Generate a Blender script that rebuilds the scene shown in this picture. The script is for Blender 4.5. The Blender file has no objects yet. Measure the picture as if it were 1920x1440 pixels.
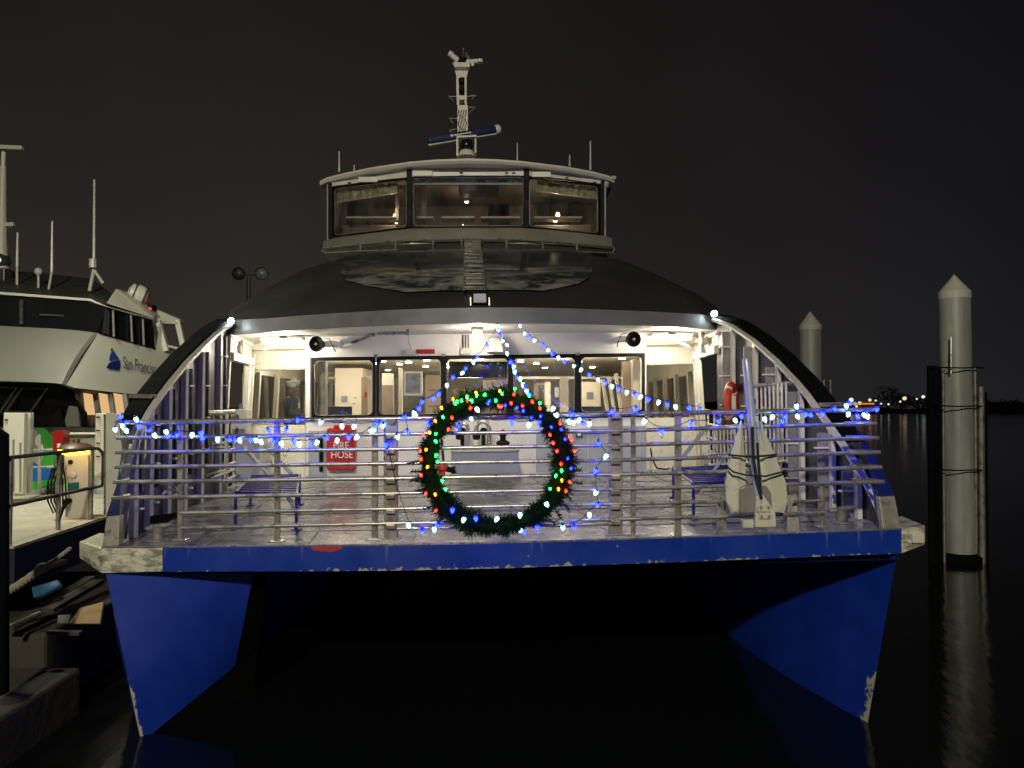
import bpy, bmesh, math, random
from mathutils import Vector, Matrix
random.seed(7)
R = math.radians
C = bpy.context.scene.collection
SC = bpy.context.scene
# ------------------------------------------------------------------ camera
PITCH = math.atan(47/1440)
cam = bpy.data.cameras.new('camera'); cam.lens = 27.0; cam.sensor_width = 36; cam.clip_start = 0.05; cam.clip_end = 4000
co = bpy.data.objects.new('camera', cam); C.objects.link(co)
co.location = (0, 0, 3.4); co.rotation_euler = (R(90)+PITCH, 0, 0)
SC.camera = co
# ------------------------------------------------------------------ night sky
w = bpy.data.worlds.new('World'); SC.world = w; w.use_nodes = True
nt = w.node_tree; nt.nodes.clear()
out = nt.nodes.new('ShaderNodeOutputWorld')
sky = nt.nodes.new('ShaderNodeTexSky'); sky.sky_type = 'NISHITA'; sky.sun_disc = False
sky.sun_elevation = R(-8); sky.sun_rotation = R(150)
b1 = nt.nodes.new('ShaderNodeBackground'); b1.inputs[1].default_value = 0.05
nt.links.new(sky.outputs[0], b1.inputs[0])
tc = nt.nodes.new('ShaderNodeTexCoord'); sx = nt.nodes.new('ShaderNodeSeparateXYZ')
nt.links.new(tc.outputs['Generated'], sx.inputs[0])
rz = nt.nodes.new('ShaderNodeValToRGB')          # night glow of the town: brighter low down
rz.color_ramp.elements[0].position = 0.0; rz.color_ramp.elements[0].color = (0.0275, 0.0242, 0.0218, 1)
rz.color_ramp.elements[1].position = 0.50; rz.color_ramp.elements[1].color = (0.0105, 0.0088, 0.0086, 1)
e = rz.color_ramp.elements.new(0.22); e.color = (0.0185, 0.0158, 0.0148, 1)
nt.links.new(sx.outputs[2], rz.inputs[0])
rx_ = nt.nodes.new('ShaderNodeValToRGB')
rx_.color_ramp.elements[0].position = 0.40; rx_.color_ramp.elements[0].color = (1.12, 1.08, 1.0, 1)
rx_.color_ramp.elements[1].position = 0.80; rx_.color_ramp.elements[1].color = (0.40, 0.46, 0.62, 1)
mr = nt.nodes.new('ShaderNodeMapRange'); mr.inputs[1].default_value = -1; mr.inputs[2].default_value = 1
nt.links.new(sx.outputs[0], mr.inputs[0]); nt.links.new(mr.outputs[0], rx_.inputs[0])
mx = nt.nodes.new('ShaderNodeMix'); mx.data_type = 'RGBA'; mx.blend_type = 'MULTIPLY'; mx.inputs[0].default_value = 1
nt.links.new(rz.outputs[0], mx.inputs[6]); nt.links.new(rx_.outputs[0], mx.inputs[7])
b2 = nt.nodes.new('ShaderNodeBackground'); b2.inputs[1].default_value = 1.0
cn = nt.nodes.new('ShaderNodeTexNoise'); cn.inputs['Scale'].default_value = 2.6; cn.inputs['Detail'].default_value = 5   # uneven low cloud
nt.links.new(tc.outputs['Generated'], cn.inputs[0]); cr_ = nt.nodes.new('ShaderNodeMapRange'); cr_.inputs[1].default_value = .3; cr_.inputs[2].default_value = .7; cr_.inputs[3].default_value = .84; cr_.inputs[4].default_value = 1.16
nt.links.new(cn.outputs[0], cr_.inputs[0]); m3_ = nt.nodes.new('ShaderNodeVectorMath'); m3_.operation = 'SCALE'; nt.links.new(mx.outputs[2], m3_.inputs[0]); nt.links.new(cr_.outputs[0], m3_.inputs['Scale'])
nt.links.new(m3_.outputs[0], b2.inputs[0])
ad = nt.nodes.new('ShaderNodeAddShader')
nt.links.new(b1.outputs[0], ad.inputs[0]); nt.links.new(b2.outputs[0], ad.inputs[1]); nt.links.new(ad.outputs[0], out.inputs[0])
SC.view_settings.view_transform = 'Standard'; SC.view_settings.look = 'None'
SC.view_settings.exposure = 0; SC.view_settings.gamma = 1
# ------------------------------------------------------------------ lamps
def lamp(name, kind, loc, energy, color, target=None, size=0.3, spot=None, angle=None):
    l = bpy.data.lights.new(name, kind); l.energy = energy; l.color = color
    if kind == 'AREA': l.shape = 'DISK'; l.size = size
    elif kind == 'SUN': l.angle = angle
    else: l.shadow_soft_size = size
    if spot: l.spot_size = R(spot); l.spot_blend = 0.6
    o = bpy.data.objects.new(name, l); C.objects.link(o); o.location = loc
    if target is not None:
        o.rotation_euler = (Vector(target)-Vector(loc)).to_track_quat('-Z', 'Y').to_euler()
    return o
WARM = (1.0, 0.90, 0.70)
lamp('faint_fill_sun', 'SUN', (0, 0, 30), 0.006, (1, 0.9, 0.8), target=(3, 12, 0), angle=R(10))  # faint overhead fill, added; no moon stands in this sky
lamp('pier_floodlight', 'AREA', (-2.0, -15, 13.6), 3900, (1.0, 0.93, 0.72), target=(0.0, 12, 3.6), size=0.9)

CZ = 3.4
def P(u, v, Y, k=0.03):
    """the real point seen at photo pixel (u, v) that stands at distance Y"""
    up = -(v-720)/1440; s, c = math.sin(PITCH), math.cos(PITCH)
    den = c-up*s; rx = (u-960)/1440/den; rz = (s+up*c)/den
    Yp = Y/(1-k*rx)
    return Vector((rx*Yp, Yp, CZ+rz*Yp))
def Q(u, v, Y): return P(u, v, Y, 0.0)
UP = Vector((-0.019, 0, 1)).normalized()
def zd(X, Y): return CZ-1.41+0.019*X+0.035*(Y-8.1)
# ------------------------------------------------------------------ materials
M = {}
def mat(name, col, rough=0.5, metal=0.0, var=0.25, scale=3.0, bump=0.0, bscale=40.0, stain=None, stain_amt=0.5, stain_scale=6.0, spec=0.5, stretch=None, rvar=0.15, coat=0.0):
    m = bpy.data.materials.new(name); m.use_nodes = True; n = m.node_tree; b = n.nodes['Principled BSDF']
    b.inputs['Roughness'].default_value = rough; b.inputs['Metallic'].default_value = metal
    b.inputs['Specular IOR Level'].default_value = spec; b.inputs['Coat Weight'].default_value = coat
    t = n.nodes.new('ShaderNodeTexCoord'); mp = n.nodes.new('ShaderNodeMapping')
    if stretch: mp.inputs['Scale'].default_value = stretch
    n.links.new(t.outputs['Object'], mp.inputs[0])
    no = n.nodes.new('ShaderNodeTexNoise'); no.inputs['Scale'].default_value = scale; no.inputs['Detail'].default_value = 7; no.inputs['Roughness'].default_value = .65
    n.links.new(mp.outputs[0], no.inputs[0])
    r = n.nodes.new('ShaderNodeValToRGB'); r.color_ramp.elements[0].position = .3; r.color_ramp.elements[1].position = .7
    lo = [c*(1-var) for c in col]; hi = [min(1, c*(1+var*.5)) for c in col]
    r.color_ramp.elements[0].color = (*lo, 1); r.color_ramp.elements[1].color = (*hi, 1)
    n.links.new(no.outputs[0], r.inputs[0]); last = r.outputs[0]
    if stain:
        n2 = n.nodes.new('ShaderNodeTexNoise'); n2.inputs['Scale'].default_value = stain_scale; n2.inputs['Detail'].default_value = 9; n2.inputs['Roughness'].default_value = .7
        n.links.new(mp.outputs[0], n2.inputs[0])
        r2 = n.nodes.new('ShaderNodeValToRGB'); r2.color_ramp.elements[0].position = .62-stain_amt*.2; r2.color_ramp.elements[1].position = .68-stain_amt*.12
        n.links.new(n2.outputs[0], r2.inputs[0])
        x = n.nodes.new('ShaderNodeMix'); x.data_type = 'RGBA'; x.inputs[7].default_value = (*stain, 1)
        n.links.new(r2.outputs[0], x.inputs[0]); n.links.new(last, x.inputs[6]); last = x.outputs[2]
    n.links.new(last, b.inputs['Base Color'])
    mr = n.nodes.new('ShaderNodeMapRange'); mr.inputs[1].default_value = .3; mr.inputs[2].default_value = .7
    mr.inputs[3].default_value = max(0.02, rough-rvar); mr.inputs[4].default_value = min(1, rough+rvar)
    n.links.new(no.outputs[0], mr.inputs[0]); n.links.new(mr.outputs[0], b.inputs['Roughness'])
    if bump:
        n3 = n.nodes.new('ShaderNodeTexNoise'); n3.inputs['Scale'].default_value = bscale; n3.inputs['Detail'].default_value = 5
        n.links.new(mp.outputs[0], n3.inputs[0])
        bp = n.nodes.new('ShaderNodeBump'); bp.inputs['Strength'].default_value = bump; bp.inputs['Distance'].default_value = .02
        n.links.new(n3.outputs[0], bp.inputs['Height']); n.links.new(bp.outputs[0], b.inputs['Normal'])
    M[name] = m; return m
def emit(name, col, st):
    m = bpy.data.materials.new(name); m.use_nodes = True; n = m.node_tree; n.nodes.clear()
    o = n.nodes.new('ShaderNodeOutputMaterial'); e = n.nodes.new('ShaderNodeEmission')
    e.inputs[0].default_value = (*col, 1); e.inputs[1].default_value = st; n.links.new(e.outputs[0], o.inputs[0]); M[name] = m; return m
def glass(name, tint, refl=1.0, rough=0.02, milk=0.0):
    m = bpy.data.materials.new(name); m.use_nodes = True; n = m.node_tree; n.nodes.clear()
    o = n.nodes.new('ShaderNodeOutputMaterial'); t = n.nodes.new('ShaderNodeBsdfTransparent'); t.inputs[0].default_value = (*tint, 1)
    g = n.nodes.new('ShaderNodeBsdfGlossy'); g.inputs['Roughness'].default_value = rough
    f = n.nodes.new('ShaderNodeFresnel'); f.inputs[0].default_value = 1.5
    mu = n.nodes.new('ShaderNodeMath'); mu.operation = 'MULTIPLY'; mu.inputs[1].default_value = refl; n.links.new(f.outputs[0], mu.inputs[0])
    x = n.nodes.new('ShaderNodeMixShader'); n.links.new(mu.outputs[0], x.inputs[0]); n.links.new(t.outputs[0], x.inputs[1]); n.links.new(g.outputs[0], x.inputs[2])
    last = x.outputs[0]
    if milk:                                        # a film of salt and grime on the pane
        d = n.nodes.new('ShaderNodeBsdfDiffuse'); d.inputs[0].default_value = (.6, .6, .55, 1)
        tc = n.nodes.new('ShaderNodeTexCoord'); no = n.nodes.new('ShaderNodeTexNoise'); no.inputs['Scale'].default_value = 3; no.inputs['Detail'].default_value = 8
        mp = n.nodes.new('ShaderNodeMapping'); mp.inputs['Scale'].default_value = (1, 1, .5); n.links.new(tc.outputs['Object'], mp.inputs[0]); n.links.new(mp.outputs[0], no.inputs[0])
        mm = n.nodes.new('ShaderNodeMapRange'); mm.inputs[1].default_value = .35; mm.inputs[2].default_value = .75; mm.inputs[3].default_value = 0; mm.inputs[4].default_value = milk
        n.links.new(no.outputs[0], mm.inputs[0]); y = n.nodes.new('ShaderNodeMixShader')
        n.links.new(mm.outputs[0], y.inputs[0]); n.links.new(last, y.inputs[1]); n.links.new(d.outputs[0], y.inputs[2]); last = y.outputs[0]
    n.links.new(last, o.inputs[0]); M[name] = m; return m
mat('steel', (.46, .44, .37), .30, .65, .25, 5, .04, 40)
mat('steel_dull', (.30, .28, .24), .5, .4, .4, 4, .2, 30, stain=(.12, .11, .1))
mat('aluminium', (.50, .48, .44), .4, .5, .35, 4, .15, 30)
mat('cream', (.60, .58, .50), .45, 0, .15, 3, .1, 30, stain=(.35, .31, .24), stain_amt=.25)
mat('cream_worn', (.70, .69, .57), .4, .1, .25, 3, .5, 14, stain=(.24, .23, .18), stain_amt=.75, stain_scale=5, stretch=(1, 1, 2.2))
mat('white', (.78, .77, .72), .35, 0, .08, 1.5, .06, 12)
mat('white_wall', (.72, .71, .68), .4, 0, .08, 1.2, .05, 8)
mat('ceiling_paint', (.50, .49, .46), .4, 0, .1, 1.5, .08, 8)
mat('lip_paint', (.15, .145, .145), .4, 0, .12, 2, .05, 10)
mat('grey_paint', (.34, .36, .42), .45, 0, .12, 2, .05, 12)
mat('grey_band', (.27, .25, .225), .35, 0, .25, 1.5, .05, 8)
mat('pilot_white', (.72, .70, .61), .4, 0, .12, 3, .08, 14)
mat('roof_paint', (.034, .031, .030), .42, 0, .2, 1.0, .05, 8)
mat('bulwark', (.050, .047, .058), .5, .0, .35, 2.2, .2, 12, stain=(.12, .11, .14), stain_amt=.3, stain_scale=3)
mat('rib', (.26, .24, .23), .45, .1, .3, 5, .2, 22, stain=(.22, .19, .17), stain_amt=.5)
mat('deck_paint', (.25, .245, .255), .22, 0, .45, 1.6, .22, 26, stain=(.07, .065, .085), stain_amt=.30, stain_scale=2.4, rvar=.16)
mat('rubber', (.006, .006, .007), .95, 0, .2, 6, .1, 30, spec=.04)
mat('black', (.006, .006, .007), .6, 0, .2, 6, spec=.15)
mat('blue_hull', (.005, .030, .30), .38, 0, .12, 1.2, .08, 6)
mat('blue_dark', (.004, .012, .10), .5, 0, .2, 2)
mat('bench_blue', (.035, .035, .22), .35, .2, .3, 8)
mat('red', (.42, .014, .018), .35, 0, .15, 6)
mat('orange_red', (.62, .06, .025), .45, 0, .2, 9, .2, 30)
mat('anchor_paint', (.58, .58, .46), .5, 0, .12, 3, .15, 22, stain=(.40, .38, .30), stain_amt=.2)
mat('shank_blue_cast', (.46, .48, .66), .35, .2, .15, 4)  # blue cast of the string lights put into the shank colour
mat('cap_brown', (.09, .055, .02), .4)
mat('flange', (.74, .70, .60), .4, 0, .15, 5)
mat('rope', (.34, .31, .24), .9, 0, .3, 30, .6, 80)
mat('dark_rope', (.02, .018, .016), .9, 0, .3, 30)
mat('pine', (.008, .027, .014), .9, 0, .5, 14, spec=.05)
mat('wire', (.008, .012, .012), .5)
mat('beige', (.66, .61, .50), .5, 0, .1, 1.2)
mat('beige_dark', (.28, .22, .16), .5, 0, .15, 1.2)
mat('carpet', (.10, .09, .09), .8, 0, .3, 9)
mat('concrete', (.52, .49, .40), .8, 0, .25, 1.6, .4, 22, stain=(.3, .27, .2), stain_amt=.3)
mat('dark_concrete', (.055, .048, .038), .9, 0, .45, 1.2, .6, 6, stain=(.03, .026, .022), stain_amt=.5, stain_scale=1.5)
mat('dock_side', (.012, .015, .03), .5, 0, .4, 2, .2, 8)
mat('piling', (.40, .42, .38), .5, .1, .4, 1.6, .2, 6, stain=(.50, .51, .44), stain_amt=.35, stain_scale=1.8, stretch=(1.6, 1.6, .22))
mat('piling_cap', (.62, .62, .52), .55, 0, .12, 3, .1, 12)
mat('ferry_white', (.66, .65, .55), .4, 0, .08, .6, .05, 3)
mat('ferry_shaded_grey', (.24, .235, .20), .4, 0, .1, .8)  # darker copy of the white paint, holding the bow's shade
mat('ferry_roof', (.05, .048, .045), .5)
mat('dark_glass', (.010, .011, .013), .08, 0, .3, .7, coat=.5)
mat('pane_grey', (.06, .062, .055), .2, 0, .3, 1.5)
mat('logo_blue', (.02, .07, .36), .4); mat('logo_navy', (.01, .025, .2), .4); mat('logo_green', (.06, .28, .10), .4)
mat('letter_grey', (.10, .12, .16), .5); mat('letter_white', (.85, .85, .85), .5)
mat('vivid_green', (.06, .42, .06), .4, 0, .1); mat('vivid_blue', (.02, .16, .55), .4, 0, .15)
mat('pedestal', (.52, .51, .46), .4, 0, .1, 3)
mat('teal', (.02, .12, .14), .4); mat('wood', (.36, .24, .12), .7, 0, .3, 3, .3, 20, stretch=(1, 6, 1))
mat('tarp', (.04, .14, .27), .5, 0, .3, 6, .6, 12)
mat('skin', (.12, .065, .045), .5, 0, .1); mat('navy', (.010, .016, .055), .75, 0, .35, 12, .3, 40); mat('trouser', (.02, .02, .025), .8)
mat('cap_cloth', (.62, .62, .58), .7)
mat('foil', (.75, .75, .55), .3, .4, .3, 9, 1.0, 22, stretch=(2, 1, 1)); mat('foil_blue', (.30, .46, .85), .3, .2, .5, 12, 1.0, 30)
mat('dark_panel', (.035, .028, .022), .5); mat('brown_panel', (.17, .145, .12), .5, 0, .35, 2)
mat('navy_paint', (.012, .022, .10), .4); mat('lens', (.20, .21, .27), .3, .0)
mat('shore', (.05, .055, .05), .9); mat('shore_leaf', (.10, .11, .10), .9)
mat('sign_green', (.02, .09, .07), .5); mat('dark_red', (.13, .02, .04), .5); mat('poster', (.22, .24, .32), .4, 0, .6, 9)
glass('window_glass', (.93, .93, .91), .9, .01, .05)
glass('alcove_glass', (.78, .78, .75), .8, .02, .03)
glass('pilot_glass', (.62, .60, .56), 2.0, .02, .10)
emit('lamp_warm', (1.0, .78, .46), 60); emit('lamp_strip', (1.0, .88, .66), 26)
emit('downlight', (1.0, .86, .62), 60); emit('lamp_pilot', (1.0, .62, .28), 30)
emit('led_white', (.75, .95, 1.0), 110); emit('lamp_amber', (1.0, .55, .03), 9)
emit('window_orange', (1.0, .62, .28), .75)
for nme, c, s in (('blue', (.0006, .0020, 1.0), 55), ('ice', (.20, .62, 1.0), 8), ('green', (.0005, 1.0, .02), 90), ('red', (1.0, .0015, .0008), 100), ('amber', (1.0, .12, .001), 40)):
    emit('bulb_'+nme, c, s)
for nme, c, s in (('blue', (.010, .02, 1.0), 36), ('ice', (.75, .95, 1.0), 6), ('green', (.12, 1.0, .25), 5), ('red', (1.0, .13, .07), 5), ('amber', (1.0, .42, .06), 4)):
    emit('core_'+nme, c, s)
emit('shore_warm', (1, .75, .4), 1.0); emit('shore_white', (.9, 1, .95), .9); emit('shore_orange', (1, .28, .06), .8); emit('shore_blue', (.1, .2, 1), 1.5)
# fascia: blue paint chipped along its lower edge and streaked below the scuppers
def fascia_mat():
    m = mat('fascia', (.005, .034, .32), .36, 0, .10, 1.2, .08, 6); n = m.node_tree; b = n.nodes['Principled BSDF']
    src = b.inputs['Base Color'].links[0].from_socket
    g = n.nodes.new('ShaderNodeNewGeometry')
    d = n.nodes.new('ShaderNodeVectorMath'); d.operation = 'DOT_PRODUCT'; d.inputs[1].default_value = (-0.019, -0.035, 1)
    n.links.new(g.outputs['Position'], d.inputs[0])
    base = CZ-1.41-0.035*8.1          # value on the deck plane
    mr = n.nodes.new('ShaderNodeMapRange'); mr.inputs[1].default_value = base-.255; mr.inputs[2].default_value = base-.17
    mr.inputs[3].default_value = .185; mr.inputs[4].default_value = -.06
    n.links.new(d.outputs['Value'], mr.inputs[0])
    no = n.nodes.new('ShaderNodeTexNoise'); no.inputs['Scale'].default_value = 9; no.inputs['Detail'].default_value = 9; no.inputs['Roughness'].default_value = .75
    n.links.new(g.outputs['Position'], no.inputs[0])
    a = n.nodes.new('ShaderNodeMath'); a.operation = 'ADD'; n.links.new(no.outputs[0], a.inputs[0]); n.links.new(mr.outputs[0], a.inputs[1])
    r = n.nodes.new('ShaderNodeValToRGB'); r.color_ramp.elements[0].position = .61; r.color_ramp.elements[1].position = .62
    n.links.new(a.outputs[0], r.inputs[0])
    x = n.nodes.new('ShaderNodeMix'); x.data_type = 'RGBA'; x.inputs[7].default_value = (.40, .37, .33, 1)
    n.links.new(r.outputs[0], x.inputs[0]); n.links.new(src, x.inputs[6])
    # grey run-off streaks
    mp = n.nodes.new('ShaderNodeMapping'); mp.inputs['Scale'].default_value = (7, 1, .35); n.links.new(g.outputs['Position'], mp.inputs[0])
    n2 = n.nodes.new('ShaderNodeTexNoise'); n2.inputs['Scale'].default_value = 1.6; n2.inputs['Detail'].default_value = 6; n.links.new(mp.outputs[0], n2.inputs[0])
    m2 = n.nodes.new('ShaderNodeMapRange'); m2.inputs[1].default_value = base-.22; m2.inputs[2].default_value = base; m2.inputs[3].default_value = -.10; m2.inputs[4].default_value = .04
    n.links.new(d.outputs['Value'], m2.inputs[0])
    a2 = n.nodes.new('ShaderNodeMath'); a2.operation = 'ADD'; n.links.new(n2.outputs[0], a2.inputs[0]); n.links.new(m2.outputs[0], a2.inputs[1])
    r2 = n.nodes.new('ShaderNodeValToRGB'); r2.color_ramp.elements[0].position = .62; r2.color_ramp.elements[1].position = .74; r2.color_ramp.elements[1].color = (.4, .4, .4, 1)
    n.links.new(a2.outputs[0], r2.inputs[0])
    y = n.nodes.new('ShaderNodeMix'); y.data_type = 'RGBA'; y.inputs[7].default_value = (.16, .19, .26, 1)
    n.links.new(r2.outputs[0], y.inputs[0]); n.links.new(x.outputs[2], y.inputs[6])
    # red primer showing near the rim, left of the gate
    pt = n.nodes.new('ShaderNodeVectorMath'); pt.operation = 'DISTANCE'; c = P(610, 1029, 8.0); pt.inputs[1].default_value = c
    mpp = n.nodes.new('ShaderNodeVectorMath'); mpp.operation = 'MULTIPLY'; mpp.inputs[1].default_value = (1, 0, 4.0)
    n.links.new(g.outputs['Position'], mpp.inputs[0]); pt.inputs[1].default_value = (c.x, 0, c.z*4.0); n.links.new(mpp.outputs[0], pt.inputs[0])
    m3 = n.nodes.new('ShaderNodeMapRange'); m3.inputs[1].default_value = .10; m3.inputs[2].default_value = .26; m3.inputs[3].default_value = .35; m3.inputs[4].default_value = -.3
    n.links.new(pt.outputs['Value'], m3.inputs[0])
    a3 = n.nodes.new('ShaderNodeMath'); a3.operation = 'ADD'; n.links.new(no.outputs[0], a3.inputs[0]); n.links.new(m3.outputs[0], a3.inputs[1])
    r3 = n.nodes.new('ShaderNodeValToRGB'); r3.color_ramp.elements[0].position = .60; r3.color_ramp.elements[1].position = .63
    n.links.new(a3.outputs[0], r3.inputs[0])
    z = n.nodes.new('ShaderNodeMix'); z.data_type = 'RGBA'; z.inputs[7].default_value = (.42, .04, .05, 1)
    n.links.new(r3.outputs[0], z.inputs[0]); n.links.new(y.outputs[2], z.inputs[6])
    n.links.new(z.outputs[2], b.inputs['Base Color'])
fascia_mat()
# ------------------------------------------------------------------ mesh helpers
class MB:
    def __init__(s): s.v = []; s.f = []; s.mi = []; s.cur = 0
    def add(s, vs, fs):
        b = len(s.v); s.v += [Vector(v) for v in vs]
        for f in fs: s.f.append([b+i for i in f]); s.mi.append(s.cur)
        return s
    def hexa(s, a):      # 8 corners: bottom 4 (ccw), top 4
        return s.add(a, [(0, 3, 2, 1), (4, 5, 6, 7), (0, 1, 5, 4), (1, 2, 6, 5), (2, 3, 7, 6), (3, 0, 4, 7)])
    def box(s, c, d, ax=None):
        c = Vector(c); X, Y, Z = ax if ax else (Vector((1, 0, 0)), Vector((0, 1, 0)), Vector((0, 0, 1)))
        h = [q/2 for q in d]; vs = []
        for z in (-1, 1):
            for x, y in ((-1, -1), (1, -1), (1, 1), (-1, 1)): vs.append(c+X*h[0]*x+Y*h[1]*y+Z*h[2]*z)
        return s.hexa(vs)
    def bar(s, a, b, wdt, dep, side=None):     # rectangular bar from a to b
        a, b = Vector(a), Vector(b); Z = (b-a).normalized(); side = Vector(side) if side else Vector((1, 0, 0))
        if abs(Z.dot(side)) > .95: side = Vector((0, 1, 0))
        Y = Z.cross(side).normalized(); X = Y.cross(Z).normalized()
        return s.box((a+b)/2, (wdt, dep, (b-a).length), (X, Y, Z))
    def tube(s, pts, r, n=10, cap=True):
        pts = [Vector(p) for p in pts]; m = len(pts); rs = r if isinstance(r, (list, tuple)) else [r]*m
        T = []
        for i in range(m):
            T.append((pts[min(i+1, m-1)]-pts[max(i-1, 0)]).normalized())
        N = T[0].orthogonal().normalized(); vs = []
        for i in range(m):
            N = (N-T[i]*N.dot(T[i])).normalized(); B = T[i].cross(N)
            for k in range(n):
                a = 2*math.pi*k/n; vs.append(pts[i]+(N*math.cos(a)+B*math.sin(a))*rs[i])
        fs = [(i*n+k, i*n+(k+1) % n, (i+1)*n+(k+1) % n, (i+1)*n+k) for i in range(m-1) for k in range(n)]
        if cap: fs += [tuple(range(n-1, -1, -1)), tuple((m-1)*n+k for k in range(n))]
        return s.add(vs, fs)
    def lathe(s, o, prof, n=24, ax=(0, 0, 1)):
        Z = Vector(ax).normalized(); X = Z.orthogonal().normalized(); Y = Z.cross(X); o = Vector(o); vs = []
        for r, z in prof:
            for k in range(n):
                a = 2*math.pi*k/n; vs.append(o+Z*z+(X*math.cos(a)+Y*math.sin(a))*max(r, 1e-5))
        m = len(prof)
        fs = [(i*n+k, i*n+(k+1) % n, (i+1)*n+(k+1) % n, (i+1)*n+k) for i in range(m-1) for k in range(n)]
        fs += [tuple(range(n-1, -1, -1)), tuple((m-1)*n+k for k in range(n))]
        return s.add(vs, fs)
    def ball(s, c, r, n=12, sc=(1, 1, 1)):
        vs = []; fs = []; c = Vector(c); m = max(6, n//2+2)
        for i in range(m+1):
            p = math.pi*i/m
            for k in range(n):
                a = 2*math.pi*k/n; vs.append(c+Vector((math.sin(p)*math.cos(a)*sc[0], math.sin(p)*math.sin(a)*sc[1], math.cos(p)*sc[2]))*r)
        fs = [(i*n+k, (i+1)*n+k, (i+1)*n+(k+1) % n, i*n+(k+1) % n) for i in range(m) for k in range(n)]
        return s.add(vs, fs)
    def ribbon(s, tops, bots, th):       # thick ribbon between two polylines; th = thickness vector
        th = Vector(th); n = len(tops); vs = list(tops)+list(bots)+[Vector(t)+th for t in tops]+[Vector(t)+th for t in bots]
        fs = []
        for i in range(n-1):
            fs += [(i, n+i, n+i+1, i+1), (2*n+i, 2*n+i+1, 3*n+i+1, 3*n+i), (i, i+1, 2*n+i+1, 2*n+i), (n+i, 3*n+i, 3*n+i+1, n+i+1)]
        fs += [(0, 2*n, 3*n, n), (n-1, 2*n-1, 4*n-1, 3*n-1)]
        return s.add(vs, fs)
    def poly(s, pts, th):                # planar outline with thickness vector
        th = Vector(th); n = len(pts); vs = [Vector(p) for p in pts]+[Vector(p)+th for p in pts]
        fs = [tuple(range(n)), tuple(range(2*n-1, n-1, -1))]+[(i, n+i, n+(i+1) % n, (i+1) % n) for i in range(n)]
        return s.add(vs, fs)
    def grid(s, rows):
        n = len(rows[0]); vs = [p for r in rows for p in r]
        return s.add(vs, [(i*n+k, i*n+k+1, (i+1)*n+k+1, (i+1)*n+k) for i in range(len(rows)-1) for k in range(n-1)])
    def build(s, name, m, parent=None, smooth=False, bevel=0, kind=None):
        off = Vector((0, 0, 0))
        if parent:
            p = parent
            while p: off += p.location; p = p.parent
            base = Vector((0, 0, 0))
        else:
            xs = [v.x for v in s.v]; ys = [v.y for v in s.v]; zs = [v.z for v in s.v]
            base = Vector(((min(xs)+max(xs))/2, (min(ys)+max(ys))/2, min(zs))); off = base
        me = bpy.data.meshes.new(name); me.from_pydata([v-off for v in s.v], [], s.f)
        ms = m if isinstance(m, (list, tuple)) else [m]
        for q in ms: me.materials.append(M[q] if isinstance(q, str) else q)
        for p_, i in zip(me.polygons, s.mi): p_.material_index = i; p_.use_smooth = smooth
        bm = bmesh.new(); bm.from_mesh(me); bmesh.ops.recalc_face_normals(bm, faces=bm.faces); bm.to_mesh(me); bm.free()
        me.update()
        o = bpy.data.objects.new(name, me); C.objects.link(o); o.location = base
        if parent: o.parent = parent
        if bevel:
            b = o.modifiers.new('bevel', 'BEVEL'); b.width = bevel; b.segments = 2; b.limit_method = 'ANGLE'
        if smooth:
            try:
                me.set_sharp_from_angle(angle=R(40))
            except Exception: pass
        if kind: o['kind'] = kind
        return o
def tag(o, label, cat, group=None, kind=None):
    o['label'] = label; o['category'] = cat
    if group: o['group'] = group
    if kind: o['kind'] = kind
    return o
def thing(name, label, cat, loc, group=None):
    o = bpy.data.objects.new(name, None); C.objects.link(o); o.location = loc; o.empty_display_size = .2
    return tag(o, label, cat, group)
def text_mb(txt, origin, xdir, ydir, h, depth=.004, condense=1.0, spacing=1.0):
    cu = bpy.data.curves.new('t', 'FONT'); cu.body = txt; cu.size = 1; cu.space_character = spacing
    to = bpy.data.objects.new('t', cu); C.objects.link(to); dg = bpy.context.evaluated_depsgraph_get(); dg.update()
    me = bpy.data.meshes.new_from_object(to.evaluated_get(dg)); bpy.data.objects.remove(to)
    X = Vector(xdir).normalized(); Yv = Vector(ydir).normalized(); N = X.cross(Yv); o = Vector(origin)
    mb = MB(); mb.add([o+X*v.co.x*h*condense+Yv*v.co.y*h+N*depth for v in me.vertices], [tuple(p.vertices) for p in me.polygons])
    return mb
def lerp(a, b, t): return a+(b-a)*t
def interp(tab, x):
    for i in range(len(tab)-1):
        if x <= tab[i+1][0]: return lerp(tab[i][1], tab[i+1][1], max(0, (x-tab[i][0])/(tab[i+1][0]-tab[i][0])))
    return tab[-1][1]

# ================================================================== THE SETTING
def water():
    mb = MB(); mb.add([(-900, -30, 0), (900, -30, 0), (900, 1800, 0), (-900, 1800, 0)], [(0, 1, 2, 3)])
    m = bpy.data.materials.new('water'); m.use_nodes = True; n = m.node_tree; b = n.nodes['Principled BSDF']
    b.inputs['Base Color'].default_value = (.004, .005, .005, 1); b.inputs['Roughness'].default_value = .11; b.inputs['IOR'].default_value = 1.33
    t = n.nodes.new('ShaderNodeTexCoord'); mp = n.nodes.new('ShaderNodeMapping'); mp.inputs['Scale'].default_value = (1.0, .45, 1)
    n.links.new(t.outputs['Object'], mp.inputs[0]); no = n.nodes.new('ShaderNodeTexNoise'); no.inputs['Scale'].default_value = 2.2; no.inputs['Detail'].default_value = 4
    n.links.new(mp.outputs[0], no.inputs[0]); bp = n.nodes.new('ShaderNodeBump'); bp.inputs['Strength'].default_value = .20; bp.inputs['Distance'].default_value = .05
    n.links.new(no.outputs[0], bp.inputs['Height']); n.links.new(bp.outputs[0], b.inputs['Normal']); M['water'] = m
    o = mb.build('water', 'water', kind='structure')
water()
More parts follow.
